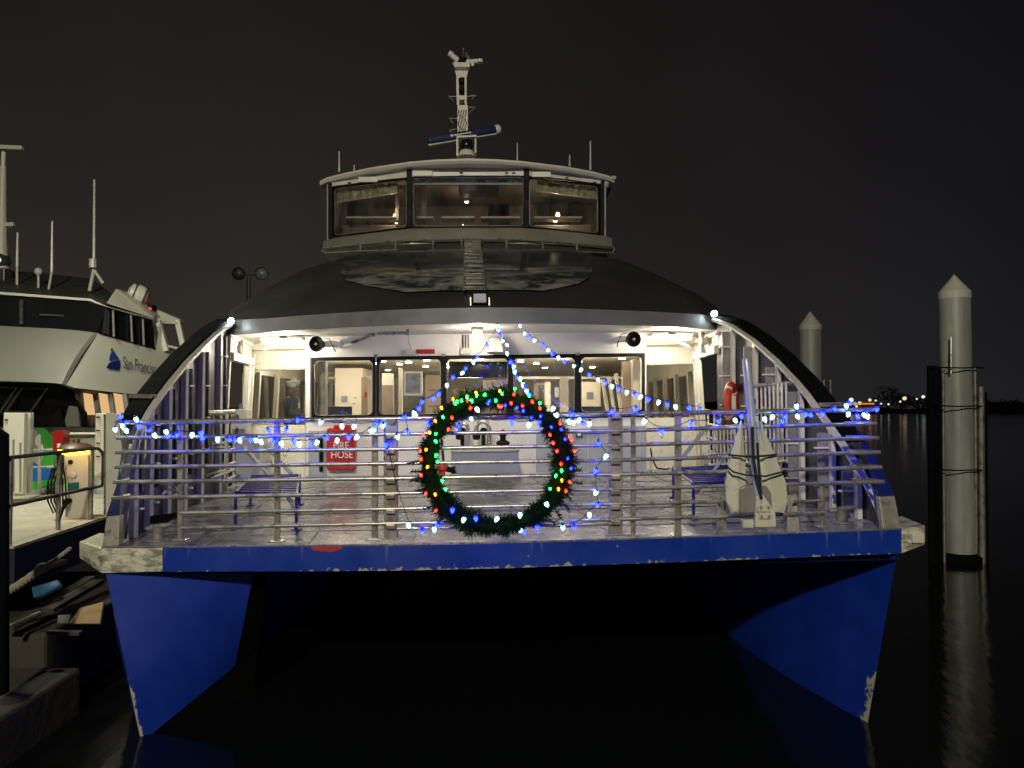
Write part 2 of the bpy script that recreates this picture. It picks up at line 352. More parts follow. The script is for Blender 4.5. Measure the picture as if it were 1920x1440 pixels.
def shore():
    mb = MB(); top = []; bot = []
    for i in range(81):
        x = -500+i*15; h = 5+3*math.sin(i*.31)+2*math.sin(i*.83+1)+random.random()*1.2
        if 330 < x < 420: h += 2
        top.append(Vector((x, 640, h))); bot.append(Vector((x, 640, -1)))
    mb.ribbon(top, bot, (0, 60, 0)); mb.build('hills', 'shore', kind='structure')
    for (u, wd, h) in ((1664, 26, 22), (1690, 22, 15), (1722, 34, 13), (1755, 20, 14), (1880, 40, 11)):
        c = Q(u, 767, 600); t = thing('shore_tree', {1664: 'tallest dark tree on the far shore, its rounded top against the sky', 1690: 'low dark tree on the far shore just right of the tallest one', 1722: 'broad dark tree on the far shore beside the small white lamps', 1755: 'dark tree on the far shore just left of the framed pile', 1880: 'long low dark tree on the far shore beyond the framed pile'}[u], 'tree', (c.x, 600, 0))
        tr = MB(); tr.tube([(c.x, 600, 0), (c.x+.5, 600, h*.35), (c.x, 600, h*.6)], [1.2, .9, .4], 7); tr.build('trunk', 'shore', t)
        cr = MB()
        for k in range(260):
            a = random.random()*6.28; q = random.random()**.5; zz = random.random()
            p = Vector((c.x+math.cos(a)*q*wd*.5*(1-.45*zz), 600+math.sin(a)*q*wd*.4, h*(.35+.62*zz))); r = 1.4
            d = [Vector((random.uniform(-r, r), random.uniform(-r, r), random.uniform(-r, r))) for _ in range(3)]
            cr.add([p+d[0], p+d[1], p+d[2]], [(0, 1, 2)])
        cr.build('crown', 'shore_leaf', t)
    # far shore lights, each its own lamp
    L = [(1590, 755, 'shore_blue', 2.6, 'blue'), (1596, 750, 'shore_white', 3.0, 'white'), (1603, 757, 'shore_blue', 2.4, 'blue'), (1606, 762, 'shore_white', 1.6, 'white'),
         (1612, 756, 'shore_warm', 2.4, 'warm'), (1631, 750, 'shore_warm', 2.0, 'warm'), (1642, 751, 'shore_white', 1.3, 'white'), (1652, 757, 'shore_white', 1.2, 'white'), (1666, 758, 'shore_white', 1.4, 'white'),
         (1688, 753, 'shore_warm', 1.4, 'warm'), (1696, 747, 'shore_warm', 2.6, 'warm'), (1719, 748, 'shore_white', 1.2, 'white'), (1731, 744, 'shore_white', 2.2, 'white')]
    words = ['leftmost blue lamp of the far shore, just above the railing end', 'bright white lamp on the far shore above the orange lit quay', 'second blue lamp on the far shore left of the orange glow', 'small white lamp low on the far shore by the blue cluster',
             'warm lamp in the middle of the orange lit quay', 'warm lamp above the right end of the orange quay', 'dim white lamp just right of the orange quay', 'tiny white lamp at the waterline left of the tallest shore tree', 'tiny white lamp under the tallest shore tree',
             'dim warm lamp left of the big yellow shore lamp', 'big yellow lamp between the shore trees', 'small white lamp right of the yellow shore lamp', 'bright white lamp nearest the framed pile on the far shore']
    for (u, v, m, s, cn), wl in zip(L, words):
        p = Q(u, v, 560); t = thing('shore_lamp', wl, 'lamp', (p.x, p.y, 0), 'lamps along the far shore')
        MB().tube([(p.x, p.y, 0), (p.x, p.y, p.z)], .25, 6).build('pole', 'shore', t); MB().ball(p, s*.55, 10).build('lamp_head', m, t, True)
    a = Q(1572, 757, 560); b = Q(1636, 757, 560); q = MB(); q.bar(a, b, 1.0, 6, (0, 0, 1)); 
    tq = thing('quay', 'long low quay glowing orange on the far shore', 'quay', ((a.x+b.x)/2, 560, 0)); q.build('lit_front', 'shore_orange', tq)
    q2 = MB(); q2.box(((a.x+b.x)/2, 568, a.z/2-.5), (b.x-a.x, 8, a.z-1)); q2.build('wall', 'shore', tq)
shore()

# ================================================================== THE FERRY
FERRY = thing('ferry', 'large catamaran ferry with blue twin bows facing the viewer, decked with string lights', 'ferry', (0, 12, 0))
# --- deck & fascia
fu = [190, 305, 450, 600, 740, 945, 1153, 1300, 1450, 1600, 1690]
ftop = [1028, 1027.5, 1026, 1024.5, 1023, 1019, 1013, 1008, 1002.5, 996.5, 993]
fbot = [1075, 1072, 1071.5, 1071, 1070, 1065.5, 1058, 1053, 1047, 1041, 1038]
def FY(u): return 8.02+.16*((u-945)/750)**2
def onz(u, v, Y): return P(u, v, Y)
front = [P(u, v, FY(u)) for u, v in zip(fu, ftop)]; low = [P(u, v, FY(u)) for u, v in zip(fu, fbot)]
i0, i1 = 1, len(fu)-1
mb = MB(); mb.ribbon(front[1:], low[1:], (0, .12, 0)); mb.build('bow_fascia', 'fascia', FERRY)
mb = MB(); mb.ribbon([p+Vector((0, -.006, 0)) for p in front[:2]], [p+Vector((0, -.006, 0)) for p in low[:2]], (0, .12, 0))
a, b = front[0], low[0]; so = Vector((-.34, .35, 0))
mb.hexa([b+Vector((0, -.004, 0)), b+Vector((0, .6, 0)), b+Vector((-.5, .9, .08)), b+Vector((-.40, .30, .10)), a+Vector((0, -.004, 0)), a+Vector((0, .6, 0)), a+Vector((-.5, .9, .02)), a+Vector((-.40, .30, .02))])
mb.build('corner_guard', 'cream_worn', FERRY, bevel=.012)
a, b = front[-1], low[-1]; mb = MB()
mb.hexa([b+Vector((.0, -.008, 0)), b+Vector((.0, .6, 0)), b+Vector((.36, .7, .03)), b+Vector((.27, .02, .09)), a+Vector((.0, -.008, .005)), a+Vector((.0, .6, 0)), a+Vector((.36, .7, .05)), a+Vector((.27, .02, .045))])
gd = mb.build('corner_guard', 'cream_worn', FERRY, bevel=.012)
mb = MB(); mb.box(a+Vector((.17, -.015, -.09)), (.13, .03, .11)); mb.build('recess', 'cream', gd, bevel=.015)
# deck sheet follows the deck plane
XL = lambda Y: -(3.493+.1*Y)          # left bulwark line
XR = lambda Y: 5.63-.1625*Y           # right bulwark line
rows = []
ys = [None, 8.6, 9.2, 9.8, 10.6, 11.4, 12.2, 13.0, 14.2, 15.2]
for y in ys:
    if y is None:
        r = [Vector((p.x, p.y+.0, zd(p.x, p.y)+.0)) for p in front]
        r[0].x -= .02
    else:
        xl, xr = XL(y)-.02, XR(y)+.02
        if y < 8.8: xl, xr = -4.36, 4.27
        r = [Vector((lerp(xl, xr, (f.x-front[0].x)/(front[-1].x-front[0].x)), y, 0)) for f in front]
        for p in r: p.z = zd(p.x, p.y)
    rows.append(r)
mb = MB(); mb.grid(rows); mb.build('deck', 'deck_paint', FERRY)
# welded seams on the deck
mb = MB()
for fx in (.12, .25, .38, .5, .63, .76, .88):
    pts = [r[0].lerp(r[-1], fx)+Vector((0, 0, .006)) for r in rows]
    for p in pts: p.z = zd(p.x, p.y)+.004
    mb.tube(pts[:9], .006, 5)
for y in (9.0, 10.2, 11.5, 12.8):
    mb.tube([(XL(y)+.1, y, zd(XL(y), y)+.004), (XR(y)-.1, y, zd(XR(y), y)+.004)], .006, 5)
mb.build('deck_seam', 'steel_dull', FERRY)
mb = MB(); mb.tube([p+Vector((0, .01, .008)) for p in front], .012, 6); mb.build('deck_edge', 'steel', FERRY)
# wet deck (underside) 
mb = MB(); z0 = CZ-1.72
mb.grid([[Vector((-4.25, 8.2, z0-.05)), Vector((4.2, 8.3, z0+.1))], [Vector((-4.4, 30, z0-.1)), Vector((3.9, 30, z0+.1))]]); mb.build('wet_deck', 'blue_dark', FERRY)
# --- hulls: lofted from raked stem back
def stem_mat(name, top, bot, sg):       # blue paint, bare metal where the stem has been scraped
    m = mat(name, (.006, .033, .33), .42, 0, .22, .9, .15, 5); n = m.node_tree; b = n.nodes['Principled BSDF']; src = b.inputs['Base Color'].links[0].from_socket
    d = (bot-top).normalized(); nn = Vector((d.z, 0, -d.x)); nn = nn if nn.x*sg > 0 else -nn; nn.normalize()
    g = n.nodes.new('ShaderNodeNewGeometry'); dp = n.nodes.new('ShaderNodeVectorMath'); dp.operation = 'DOT_PRODUCT'; dp.inputs[1].default_value = nn; n.links.new(g.outputs['Position'], dp.inputs[0])
    no = n.nodes.new('ShaderNodeTexNoise'); no.inputs['Scale'].default_value = 5; no.inputs['Detail'].default_value = 8; no.inputs['Roughness'].default_value = .7; n.links.new(g.outputs['Position'], no.inputs[0])
    c0 = top.dot(nn); m1 = n.nodes.new('ShaderNodeMapRange'); m1.inputs[1].default_value = c0; m1.inputs[2].default_value = c0+.07; m1.inputs[3].default_value = .20; m1.inputs[4].default_value = -.25; n.links.new(dp.outputs['Value'], m1.inputs[0])
    sp = n.nodes.new('ShaderNodeSeparateXYZ'); n.links.new(g.outputs['Position'], sp.inputs[0])
    m2 = n.nodes.new('ShaderNodeMapRange'); m2.inputs[1].default_value = .45; m2.inputs[2].default_value = .95; m2.inputs[3].default_value = .04; m2.inputs[4].default_value = -.45; n.links.new(sp.outputs[2], m2.inputs[0])
    a = n.nodes.new('ShaderNodeMath'); a.operation = 'ADD'; n.links.new(m1.outputs[0], a.inputs[0]); n.links.new(m2.outputs[0], a.inputs[1])
    a2 = n.nodes.new('ShaderNodeMath'); a2.operation = 'ADD'; n.links.new(a.outputs[0], a2.inputs[0]); n.links.new(no.outputs[0], a2.inputs[1])
    rp = n.nodes.new('ShaderNodeValToRGB'); rp.color_ramp.elements[0].position = .60; rp.color_ramp.elements[1].position = .64; n.links.new(a2.outputs[0], rp.inputs[0])
    x = n.nodes.new('ShaderNodeMix'); x.data_type = 'RGBA'; x.inputs[7].default_value = (.42, .40, .33, 1); n.links.new(rp.outputs[0], x.inputs[0]); n.links.new(src, x.inputs[6]); n.links.new(x.outputs[2], b.inputs['Base Color'])
    return m
def hull(sgn, top, bot, st):
    secs = []
    zt = top.z
    secs.append([Vector(top), top.lerp(bot, .33), top.lerp(bot, .66), Vector(bot), Vector(bot)+Vector((.001*sgn, .001, 0)), Vector(top).lerp(bot, .5)+Vector((sgn*.001, .001, 0)), Vector(top)+Vector((sgn*.001, .002, 0))])
    for Y, xi_t, xi_b, xo_b, xo_t, zb in st:
        it = Vector((xi_t, Y, zt)); ib = Vector((xi_b, Y, 0))
        m1 = it.lerp(ib, .33); m2 = it.lerp(ib, .66)
        secs.append([it, m1, m2, ib+Vector((0, 0, -.05)), Vector((xo_b, Y, -.05)), Vector((lerp(xo_b, xo_t, .6), Y, zt*.5)), Vector((xo_t, Y, zt))])
    mb = MB(); mb.grid(secs); return mb
tl = low[0]+Vector((.03, .03, .002)); bl = Q(265, 1374, 8.09); bl.z = -.06
def at0(u, v): Y = CZ*1440/(v-767); p = P(u, v, Y); p.z = -.05; return p
zt_ = tl.z
def tt(u, Y): p = P(u, 1073, Y); p.z = zt_; return p
secs = [[Vector(tl), tl.lerp(bl, .33), tl.lerp(bl, .66), Vector(bl), bl+Vector((-.001, .001, 0)), tl.lerp(bl, .5)+Vector((-.001, .001, 0)), tl+Vector((-.001, .002, 0))]]
for it, ib, xo in ((tt(330, 8.3), P(350, 1312, 8.5), -4.1), (tt(478, 8.5), P(440, 1250, 8.95), -4.3), (tt(502, 8.7), P(485, 1214, 9.2), -4.35), (tt(660, 9.9), P(602, 1110, 10.9), -4.4), (Vector((-2.2, 30, zt_)), Vector((-3.2, 30, .3)), -4.5)):
    secs.append([it, it.lerp(ib, .33), it.lerp(ib, .66), ib, Vector((xo, ib.y, -.05)), Vector((xo-.1, (it.y+ib.y)/2, zt_*.5)), Vector((xo-.15, it.y+.1, zt_))])
def patch(A, B_, n=12, m=6): return [[a.lerp(b, q/m) for a, b in zip(A, B_)] for q in range(m+1)]
def col(a, b, n=12): return [a.lerp(b, q/n) for q in range(n+1)]
hl = MB(); hl.grid(patch(col(tl, bl), col(secs[2][0], secs[2][3]))); HM_ = stem_mat('hull_left_paint', tl, bl, 1); hl.build('hull', HM_, FERRY, True)
h5 = MB(); bot_ = [s_[3]+Vector((-.01, .01, 0)) for s_ in [secs[0]]+secs[2:]]; h5.grid([bot_, [Vector((p.x-.12*min(1, k), p.y+.15*min(1, k), -.08)) for k, p in enumerate(bot_)]]); h5.build('hull_bottom_paint', 'black', FERRY)
h2 = MB(); h2.grid([[s_[3], s_[4], s_[5], s_[6]] for s_ in [secs[0]]+secs[2:]]); h2.build('hull_outer_side', 'blue_hull', FERRY, True)
h3 = MB(); h3.grid([col(s_[0], s_[3], 6) for s_ in secs[3:]]); h3.build('hull_aft_side', 'blue_hull', FERRY, True)
h4 = MB(); h4.grid(patch(col(secs[2][0], secs[2][3]), col(secs[3][0], secs[3][3]))); h4.build('hull_dark_strip', 'black', FERRY)  # plain black strip between the fore and aft hull sides
tr_ = low[-1]+Vector((-.03, .03, .002)); br_ = Q(1625, 1347, 8.45); br_.z = -.06
hr = hull(1, tr_, br_, [(8.9, 3.95, 3.72, 3.95, 4.3, 0), (9.6, 3.6, 3.55, 4.0, 4.35, 0), (10.5, 3.3, 3.38, 4.0, 4.3, 0), (12.5, 2.9, 3.2, 3.9, 4.1, 0), (30, 2.4, 2.6, 3.5, 3.8, 0)])
hr.build('hull', stem_mat('hull_right_paint', tr_, br_, -1), FERRY, True)
# --- side bulwarks with arching rim
rimL = [(8.47, -1.37), (8.55, -1.12), (8.66, -.85), (8.77, -.58), (8.87, -.36), (9.08, -.145), (9.25, -.02), (9.47, .10), (9.98, .36), (10.63, .66), (11.38, .95), (12.0, 1.18), (12.5, 1.33), (13.0, 1.46)]
rimR = [(8.62, -1.33), (8.75, -1.10), (8.87, -.95), (9.0, -.80), (9.17, -.64), (9.4, -.43), (9.69, -.20), (9.95, .0), (10.2, .20), (10.45, .37), (11.0, .70), (11.68, 1.05), (12.43, 1.36), (13.1, 1.54)]
def bulwark(XF, rim, sg, ribs, rib_h):
    tops = [Vector((XF(y), y, CZ+z)) for y, z in rim]; bots = [Vector((XF(y), y, zd(XF(y), y)-.01)) for y, z in rim]
    mb = MB(); mb.ribbon(tops, bots, (sg*.05, 0, 0)); pl = mb.build('bulwark', 'bulwark', FERRY)
    mb = MB(); mb.ribbon([p+Vector((-sg*.02, -.01, .012)) for p in tops], [p+Vector((-sg*.10, 0, .012)) for p in tops], (0, -.02, -.05)); mb.build('rim_strip', 'cream', pl)
    k = 7
    for seg in (tops[5:k+1], tops[k:]):
        mb = MB(); a = [p+Vector((-sg*.02, 0, .02)) for p in seg]; b = [p+Vector((sg*.235, .05, .03)) for p in seg]
        if seg is not tops[k:] and len(seg) == 5: pass
        mb.ribbon(a, b, (0, .02, .05)); mb.build('rim_fender', 'rubber', pl)
    mb = MB(); j = tops[k]; mb.bar(j+Vector((-sg*.02, 0, .055)), j+Vector((sg*.28, .05, .065)), .10, .055, (0, 1, 0)); mb.build('rim_joint', 'steel_dull', pl)
    for y in ribs:
        zt = interp(rim, y)-.04; x = XF(y); zb = zd(x, y)-CZ
        mb = MB()
        fw_ = .072 if sg < 0 else .055
        mb.cur = 0; mb.bar((x-sg*.045, y-.04, CZ+zb), (x-sg*.045, y-.04, CZ+zt), fw_, .10, (1, 0, 0))
        wb_ = .06 if sg < 0 else .13
        mb.cur = 1; mb.bar((x-sg*(.06+wb_/2), y+.05, CZ+zb+(.5 if sg < 0 else 0)), (x-sg*(.06+wb_/2), y+.05, CZ+zt-.06), wb_, .02, (1, 0, 0))
        mb.cur = 0
        z = zb+.32
        while z < zt-.1:
            mb.box((x-sg*(.06+wb_*.7), y+.02, CZ+z), (wb_*1.4, .05, .022)); z += .47
        mb.build('rib', ['flange', 'bulwark' if sg < 0 else 'rib'], pl)
    return pl
BL = bulwark(XL, rimL, -1, [8.87, 9.35, 9.98, 10.63, 11.38, 12.33], None)
BR = bulwark(XR, rimR, 1, [8.73+.44, 9.69, 10.4, 11.0, 11.68, 12.43], None)
# foot plates at the bow ends of the bulwarks
mb = MB(); mb.poly([P(191, 1026, 8.2), P(222, 1024, 8.2), P(224, 966, 8.32), P(199, 968, 8.32)], (0, .10, 0)); mb.build('bulwark_foot', 'steel_dull', FERRY, bevel=.01)
mb = MB(); mb.poly([P(1656, 993, 8.3), P(1690, 990, 8.3), P(1678, 929, 8.45), P(1649, 931, 8.45)], (0, .10, 0)); mb.build('bulwark_foot', 'steel_dull', FERRY, bevel=.01)
mb = MB(); mb.poly([P(199, 968, 8.32), P(224, 966, 8.32), P(238, 905, 8.6), P(262, 800, 9.0), P(228, 880, 8.55)], (-.02, .08, 0)); mb.build('bulwark_end', 'navy_paint', FERRY)
mb = MB(); mb.poly([P(1678, 929, 8.45), P(1649, 931, 8.45), P(1632, 880, 8.7), P(1606, 800, 9.2), P(1650, 870, 8.75)], (.02, .08, 0)); mb.build('bulwark_end', 'blue_dark', FERRY)

# --- bow railing
RAIL = thing('bow_railing', 'steel pipe railing across the bow deck, carrying the wreath at its middle', 'railing', P(945, 1015, 8.15))
YR = 8.17
def rail(pts, r): return MB().tube([P(u, v, YR) for u, v in pts], r, 12)
bars = [([(217, 792.5), (480, 789), (742, 785), (945, 780.5), (1153, 776), (1400, 772), (1645, 768)], .026),
        ([(219, 821), (742, 814), (945, 811), (1153, 808), (1643, 794)], .0215), ([(217, 848.5), (742, 842), (945, 838), (1153, 835), (1647, 821)], .0215),
        ([(216, 876), (742, 869), (945, 866), (1153, 863), (1650, 848)], .0215), ([(213, 904), (742, 897), (945, 893.5), (1153, 890), (1653, 876)], .0215),
        ([(210, 934), (742, 925), (945, 921), (1153, 917), (1657, 903)], .0215), ([(338, 962), (742, 954), (945, 949), (1153, 945), (1352, 940)], .0215),
        ([(340, 990), (742, 981), (945, 977.5), (1153, 974), (1300, 969)], .0215), ([(1297, 971), (1547, 961)], .0215), ([(1488, 941), (1542, 938)], .016), ([(745, 991), (1145, 982)], .014)]
for pts, r in bars: rail(pts, r).build('rail_bar', 'steel', RAIL, True)
def post(u, v0, v1, wpx, dep=.05, mm='steel'):
    mb = MB(); a, b = P(u, v0, YR+.045), P(u, v1, YR+.045); mb.bar(a, b, wpx/1440*8.2, dep, (1, 0, 0))
    mb.box(b+Vector((0, 0, .008)), (wpx/1440*8.2+.09, .13, .016)); return mb.build('post', mm, RAIL, bevel=.006)
for u, v0, v1, wp in ((338, 793, 1013, 8), (520, 790, 1016, 10), (703, 788, 1012, 11), (1187, 778, 1004, 9), (1271, 776, 1008, 12), (1542, 906, 988, 7)): post(u, v0, v1, wp)
for u, v0, v1 in ((733, 786, 1010), (1154, 777, 1003)):
    gp = post(u, v0, v1, 25, .09, 'steel_dull')
    a = P(u, v0, YR); bk = P(u, v1, YR)
    for t in [i/8 for i in range(8)]:
        mb = MB(); c = a.lerp(bk, t+.02); mb.box(c+Vector((0, -.03, 0)), (.10, .04, .05)); mb.build('clamp', 'steel', gp, bevel=.01)
# end hooks that carry the bars back to the bulwark
for v in (821, 848.5, 876, 904, 934):
    a = P(219, v, YR); MB().tube([a, a+Vector((-.01, .10, .0)), a+Vector((-.0, .25, .01))], .018, 8).build('end_bracket', 'steel', RAIL, True)
for u, v in ((1643, 794), (1647, 821), (1650, 848), (1653, 876), (1657, 903)):
    a = P(u, v, YR); mb = MB(); mb.box(a+Vector((-.12, .12, .012)), (.26, .22, .012)); mb.build('end_bracket', 'steel', RAIL)

# --- overhanging roof front, ceiling, roof
def LY(u): return 12.2+.85*((u-890)/455)**2
lb = [(425, 634), (437, 628), (500, 623), (572, 618), (650, 613.5), (735, 610), (820, 607), (900, 606), (980, 606), (1060, 607), (1212, 610.5), (1290, 614), (1345, 619), (1352, 622)]
lt = [(428, 608), (440, 600), (500, 597), (572, 591), (650, 586), (735, 581), (820, 578), (900, 576.5), (980, 576.5), (1060, 578), (1212, 583.5), (1290, 588), (1340, 592), (1350, 597)]
LB = [P(u, v, LY(u)) for u, v in lb]; LT = [P(u, v, LY(u)+.05) for u, v in lt]
mb = MB(); mb.ribbon(LT, LB, (0, .06, 0)); mb.build('roof_lip', 'lip_paint', FERRY, True)
mb = MB(); rows = [[p+Vector((0, .05, .002)) for p in LB], [Vector((p.x, 15.4, p.z+.02)) for p in LB]]; mb.grid(rows); mb.build('ceiling', 'ceiling_paint', FERRY)
arch = [(425, 600), (440, 583), (500, 541), (572, 504), (650, 481), (735, 470), (820, 466), (900, 465), (980, 466), (1060, 470), (1170, 489), (1235, 516), (1287, 546), (1338, 582)]
AR = [P(u, v, 15.6) for u, v in arch]
rows = [[p.copy() for p in LT]]
for t in (.2, .4, .6, .8, 1): rows.append([LT[i].lerp(AR[i], t)+Vector((0, 0, .14*math.sin(math.pi*t))) for i in range(len(AR))])
for y in (18, 24, 34): rows.append([Vector((a.x*(1 if y < 20 else 1), y, a.z+.05)) for a in AR])
mb = MB(); mb.grid(rows); ROOF = mb.build('roof', 'roof_paint', FERRY, True)
# glossy slope below the wheelhouse with pale noise patches, denser towards its front
def slope_mat():
    m = mat('slope', (.030, .030, .030), .15, 0, .25, 1.0, .10, 6, coat=.4); n = m.node_tree; b = n.nodes['Principled BSDF']
    src = b.inputs['Base Color'].links[0].from_socket
    t = n.nodes.new('ShaderNodeNewGeometry'); mp = n.nodes.new('ShaderNodeMapping'); mp.inputs['Scale'].default_value = (.8, 1.2, 3); n.links.new(t.outputs['Position'], mp.inputs[0])
    no = n.nodes.new('ShaderNodeTexNoise'); no.inputs['Scale'].default_value = 2.2; no.inputs['Detail'].default_value = 8; no.inputs['Roughness'].default_value = .66; no.inputs['Distortion'].default_value = .6; n.links.new(mp.outputs[0], no.inputs[0])
    s = n.nodes.new('ShaderNodeSeparateXYZ'); n.links.new(t.outputs['Position'], s.inputs[0])
    r1 = n.nodes.new('ShaderNodeMapRange'); r1.inputs[1].default_value = 13.0; r1.inputs[2].default_value = 14.1; n.links.new(s.outputs[1], r1.inputs[0])
    r1.inputs[3].default_value = .07; r1.inputs[4].default_value = -.10
    a = n.nodes.new('ShaderNodeMath'); a.operation = 'ADD'; n.links.new(no.outputs[0], a.inputs[0]); n.links.new(r1.outputs[0], a.inputs[1])
    r = n.nodes.new('ShaderNodeValToRGB'); r.color_ramp.elements[0].position = .47; r.color_ramp.elements[1].position = .66; r.color_ramp.elements[1].color = (.75, .75, .75, 1); n.links.new(a.outputs[0], r.inputs[0])
    x = n.nodes.new('ShaderNodeMix'); x.data_type = 'RGBA'; x.inputs[7].default_value = (.34, .34, .30, 1); n.links.new(r.outputs[0], x.inputs[0]); n.links.new(src, x.inputs[6]); n.links.new(x.outputs[2], b.inputs['Base Color'])
slope_mat()
def roofpt(u, t):
    tab1 = [(a[0], i) for i, a in enumerate(lt)]; i = interp([(x, float(j)) for x, j in tab1], u); j = int(min(i, len(LT)-2)); f = i-j
    a = LT[j].lerp(LT[j+1], f); b = AR[j].lerp(AR[j+1], f); return a.lerp(b, t)+Vector((0, 0, .14*math.sin(math.pi*t)))
mb = MB(); rows = []
for k, t in enumerate((.16, .26, .36, .5, .65, .8, .97)):
    ul, ur = [(760, 1020), (690, 1085), (650, 1110), (640, 1118), (640, 1118), (642, 1116), (645, 1112)][k]
    rows.append([roofpt(lerp(ul, ur, q/14), t)+Vector((0, -.02, .03)) for q in range(15)])
mb.grid(rows); mb.build('sloping_panel', 'slope', FERRY, True)
# ladder up the slope
def lpt(t, sd):          # ladder rails follow the slope, then rise to the wheelhouse apron
    if t < .85: return roofpt(890-5*t, .10+t*1.0)+Vector((sd*(.17-.02*t), -.10, .11))
    q = (t-.85)/.15; a_ = roofpt(886, .95)+Vector((sd*.155, -.10, .11)); return a_.lerp(P(889+sd*14, 446, 15.75), q)
lad = MB(); 
for sd in (-1, 1): lad.tube([lpt(i/16, sd) for i in range(17)], .016, 8)
lad = lad.build('roof_ladder', 'steel', FERRY, True)
for i in range(15):
    t = (i+.4)/15; mb = MB(); mb.tube([lpt(t, -1), lpt(t, 1)], .022, 8); mb.build('rung', 'steel', lad, True)

# --- deckhouse front wall
YW = 14.0
def wallrect(mb, u0, v0, u1, v1, Y=YW, th=.05, tilt=None):
    s = -.0135 if tilt is None else tilt      # heel of the ship in pixels
    f = lambda u, v: P(u, v+(u-892)*s, Y)
    return mb.hexa([f(u0, v1), f(u1, v1), f(u1, v1)+Vector((0, th, 0)), f(u0, v1)+Vector((0, th, 0)), f(u0, v0), f(u1, v0), f(u1, v0)+Vector((0, th, 0)), f(u0, v0)+Vector((0, th, 0))])
def wp(u, v, Y=YW): return P(u, v+(u-892)*-.0135, Y)
mb = MB(); wallrect(mb, 572, 615, 1212, 666); wallrect(mb, 572, 786, 1212, 893); wallrect(mb, 572, 666, 581, 786); wallrect(mb, 1206, 666, 1212, 786)
mb.build('deckhouse_front', 'white_wall', FERRY)
mb = MB(); mb.hexa([wp(572, 893), wp(574, 893), wp(574, 893)+Vector((0, .6, 0)), wp(572, 893)+Vector((0, .6, 0)), wp(572, 612), wp(574, 612), wp(574, 612)+Vector((0, .6, 0)), wp(572, 612)+Vector((0, .6, 0))])
mb.hexa([wp(1210, 893), wp(1212, 893), wp(1212, 893)+Vector((0, .6, 0)), wp(1210, 893)+Vector((0, .6, 0)), wp(1210, 612), wp(1212, 612), wp(1212, 612)+Vector((0, .6, 0)), wp(1210, 612)+Vector((0, .6, 0))])
mb.build('deckhouse_return', 'white_wall', FERRY)
panes = [(590, 698), (712, 826), (838, 952), (963, 1077), (1090, 1203)]
def round_rect(u0, v0, u1, v1, r, n=5):
    o = []
    for cx, cy, a0 in ((u1-r, v0+r, -90), (u1-r, v1-r, 0), (u0+r, v1-r, 90), (u0+r, v0+r, 180)):
        for i in range(n+1):
            a = R(a0+90*i/n); o.append((cx+r*math.cos(a), cy+r*math.sin(a)))
    return o
for (u0, u1) in panes:
    ou = [(u1+6.5, 666), (u1+6.5, 786), (u0-6.5, 786), (u0-6.5, 666)]
    inn = round_rect(u0, 673, u1, 775, 8); mb = MB(); n = len(inn)
    # frame with a rounded opening
    cor = [0]*6+[1]*6+[2]*6+[3]*6; vs = [wp(u, v, YW-.03) for u, v in inn]+[wp(u, v, YW+.04) for u, v in inn]+[wp(u, v, YW-.03) for u, v in ou]+[wp(u, v, YW+.04) for u, v in ou]
    fs = []
    for i in range(n):
        j = (i+1) % n; fs.append((i, j, n+j, n+i)); c, d = cor[i], cor[j]
        if c == d: fs += [(i, j, 2*n+c), (n+j, n+i, 2*n+4+c)]
        else: fs += [(i, j, 2*n+d, 2*n+c), (n+j, n+i, 2*n+4+c, 2*n+4+d)]
    for c in range(4): d = (c+1) % 4; fs.append((2*n+c, 2*n+d, 2*n+4+d, 2*n+4+c))
    mb.add(vs, fs); fr = mb.build('window', 'black', FERRY)
    mb = MB(); mb.add([wp(u, v, YW+.0) for u, v in inn], [tuple(range(n))]); mb.build('pane', 'window_glass', fr)
    lip = MB(); ring = [wp(u, v, YW-.035) for u, v in inn]; lip.tube(ring+[ring[0]], .005, 5); lip.build('gasket', 'grey_band', fr)
for u, v in ((705, 665), (832, 665), (1083, 666)):
    mb = MB(); mb.box(wp(u, v, YW-.06), (.07, .05, .045)); mb.tube([wp(u-4, v-4, YW-.07), wp(u, v+2, YW-.09), wp(u+4, v-4, YW-.07)], .008, 6); mb.build('window_clip', 'steel', FERRY)
# alcove walls with their glass, both sides
for (x0, x1, g0, g1, side) in ((440, 572, 474, 570, -1), (1212, 1348, 1214, 1306, 1)):
    mb = MB(); Ya = 14.45
    if side < 0:
        wallrect(mb, 466, 615, 576, 688, Ya); wallrect(mb, 466, 792, 576, 898, Ya); wallrect(mb, 464, 688, 472, 792, Ya)
    else:
        wallrect(mb, 1208, 615, 1306, 688, Ya); wallrect(mb, 1208, 788, 1306, 898, Ya); wallrect(mb, 1301, 688, 1307, 788, Ya)
    aw = mb.build('alcove_wall', 'cream', FERRY)
    mb = MB()
    if side < 0: wallrect(mb, 472, 688, 576, 792, Ya+.02, .012)
    else: wallrect(mb, 1208, 688, 1301, 788, Ya+.02, .012)
    mb.build('pane', 'alcove_glass', aw)
    mb = MB()
    if side < 0: mb.tube([wp(472, 792, Ya-.01), wp(472, 688, Ya-.01), wp(573, 688, Ya-.01)], .018, 6)
    else: mb.tube([wp(1301, 788, Ya-.01), wp(1301, 688, Ya-.01), wp(1212, 688, Ya-.01)], .018, 6)
    mb.build('window_trim', 'steel_dull', aw)
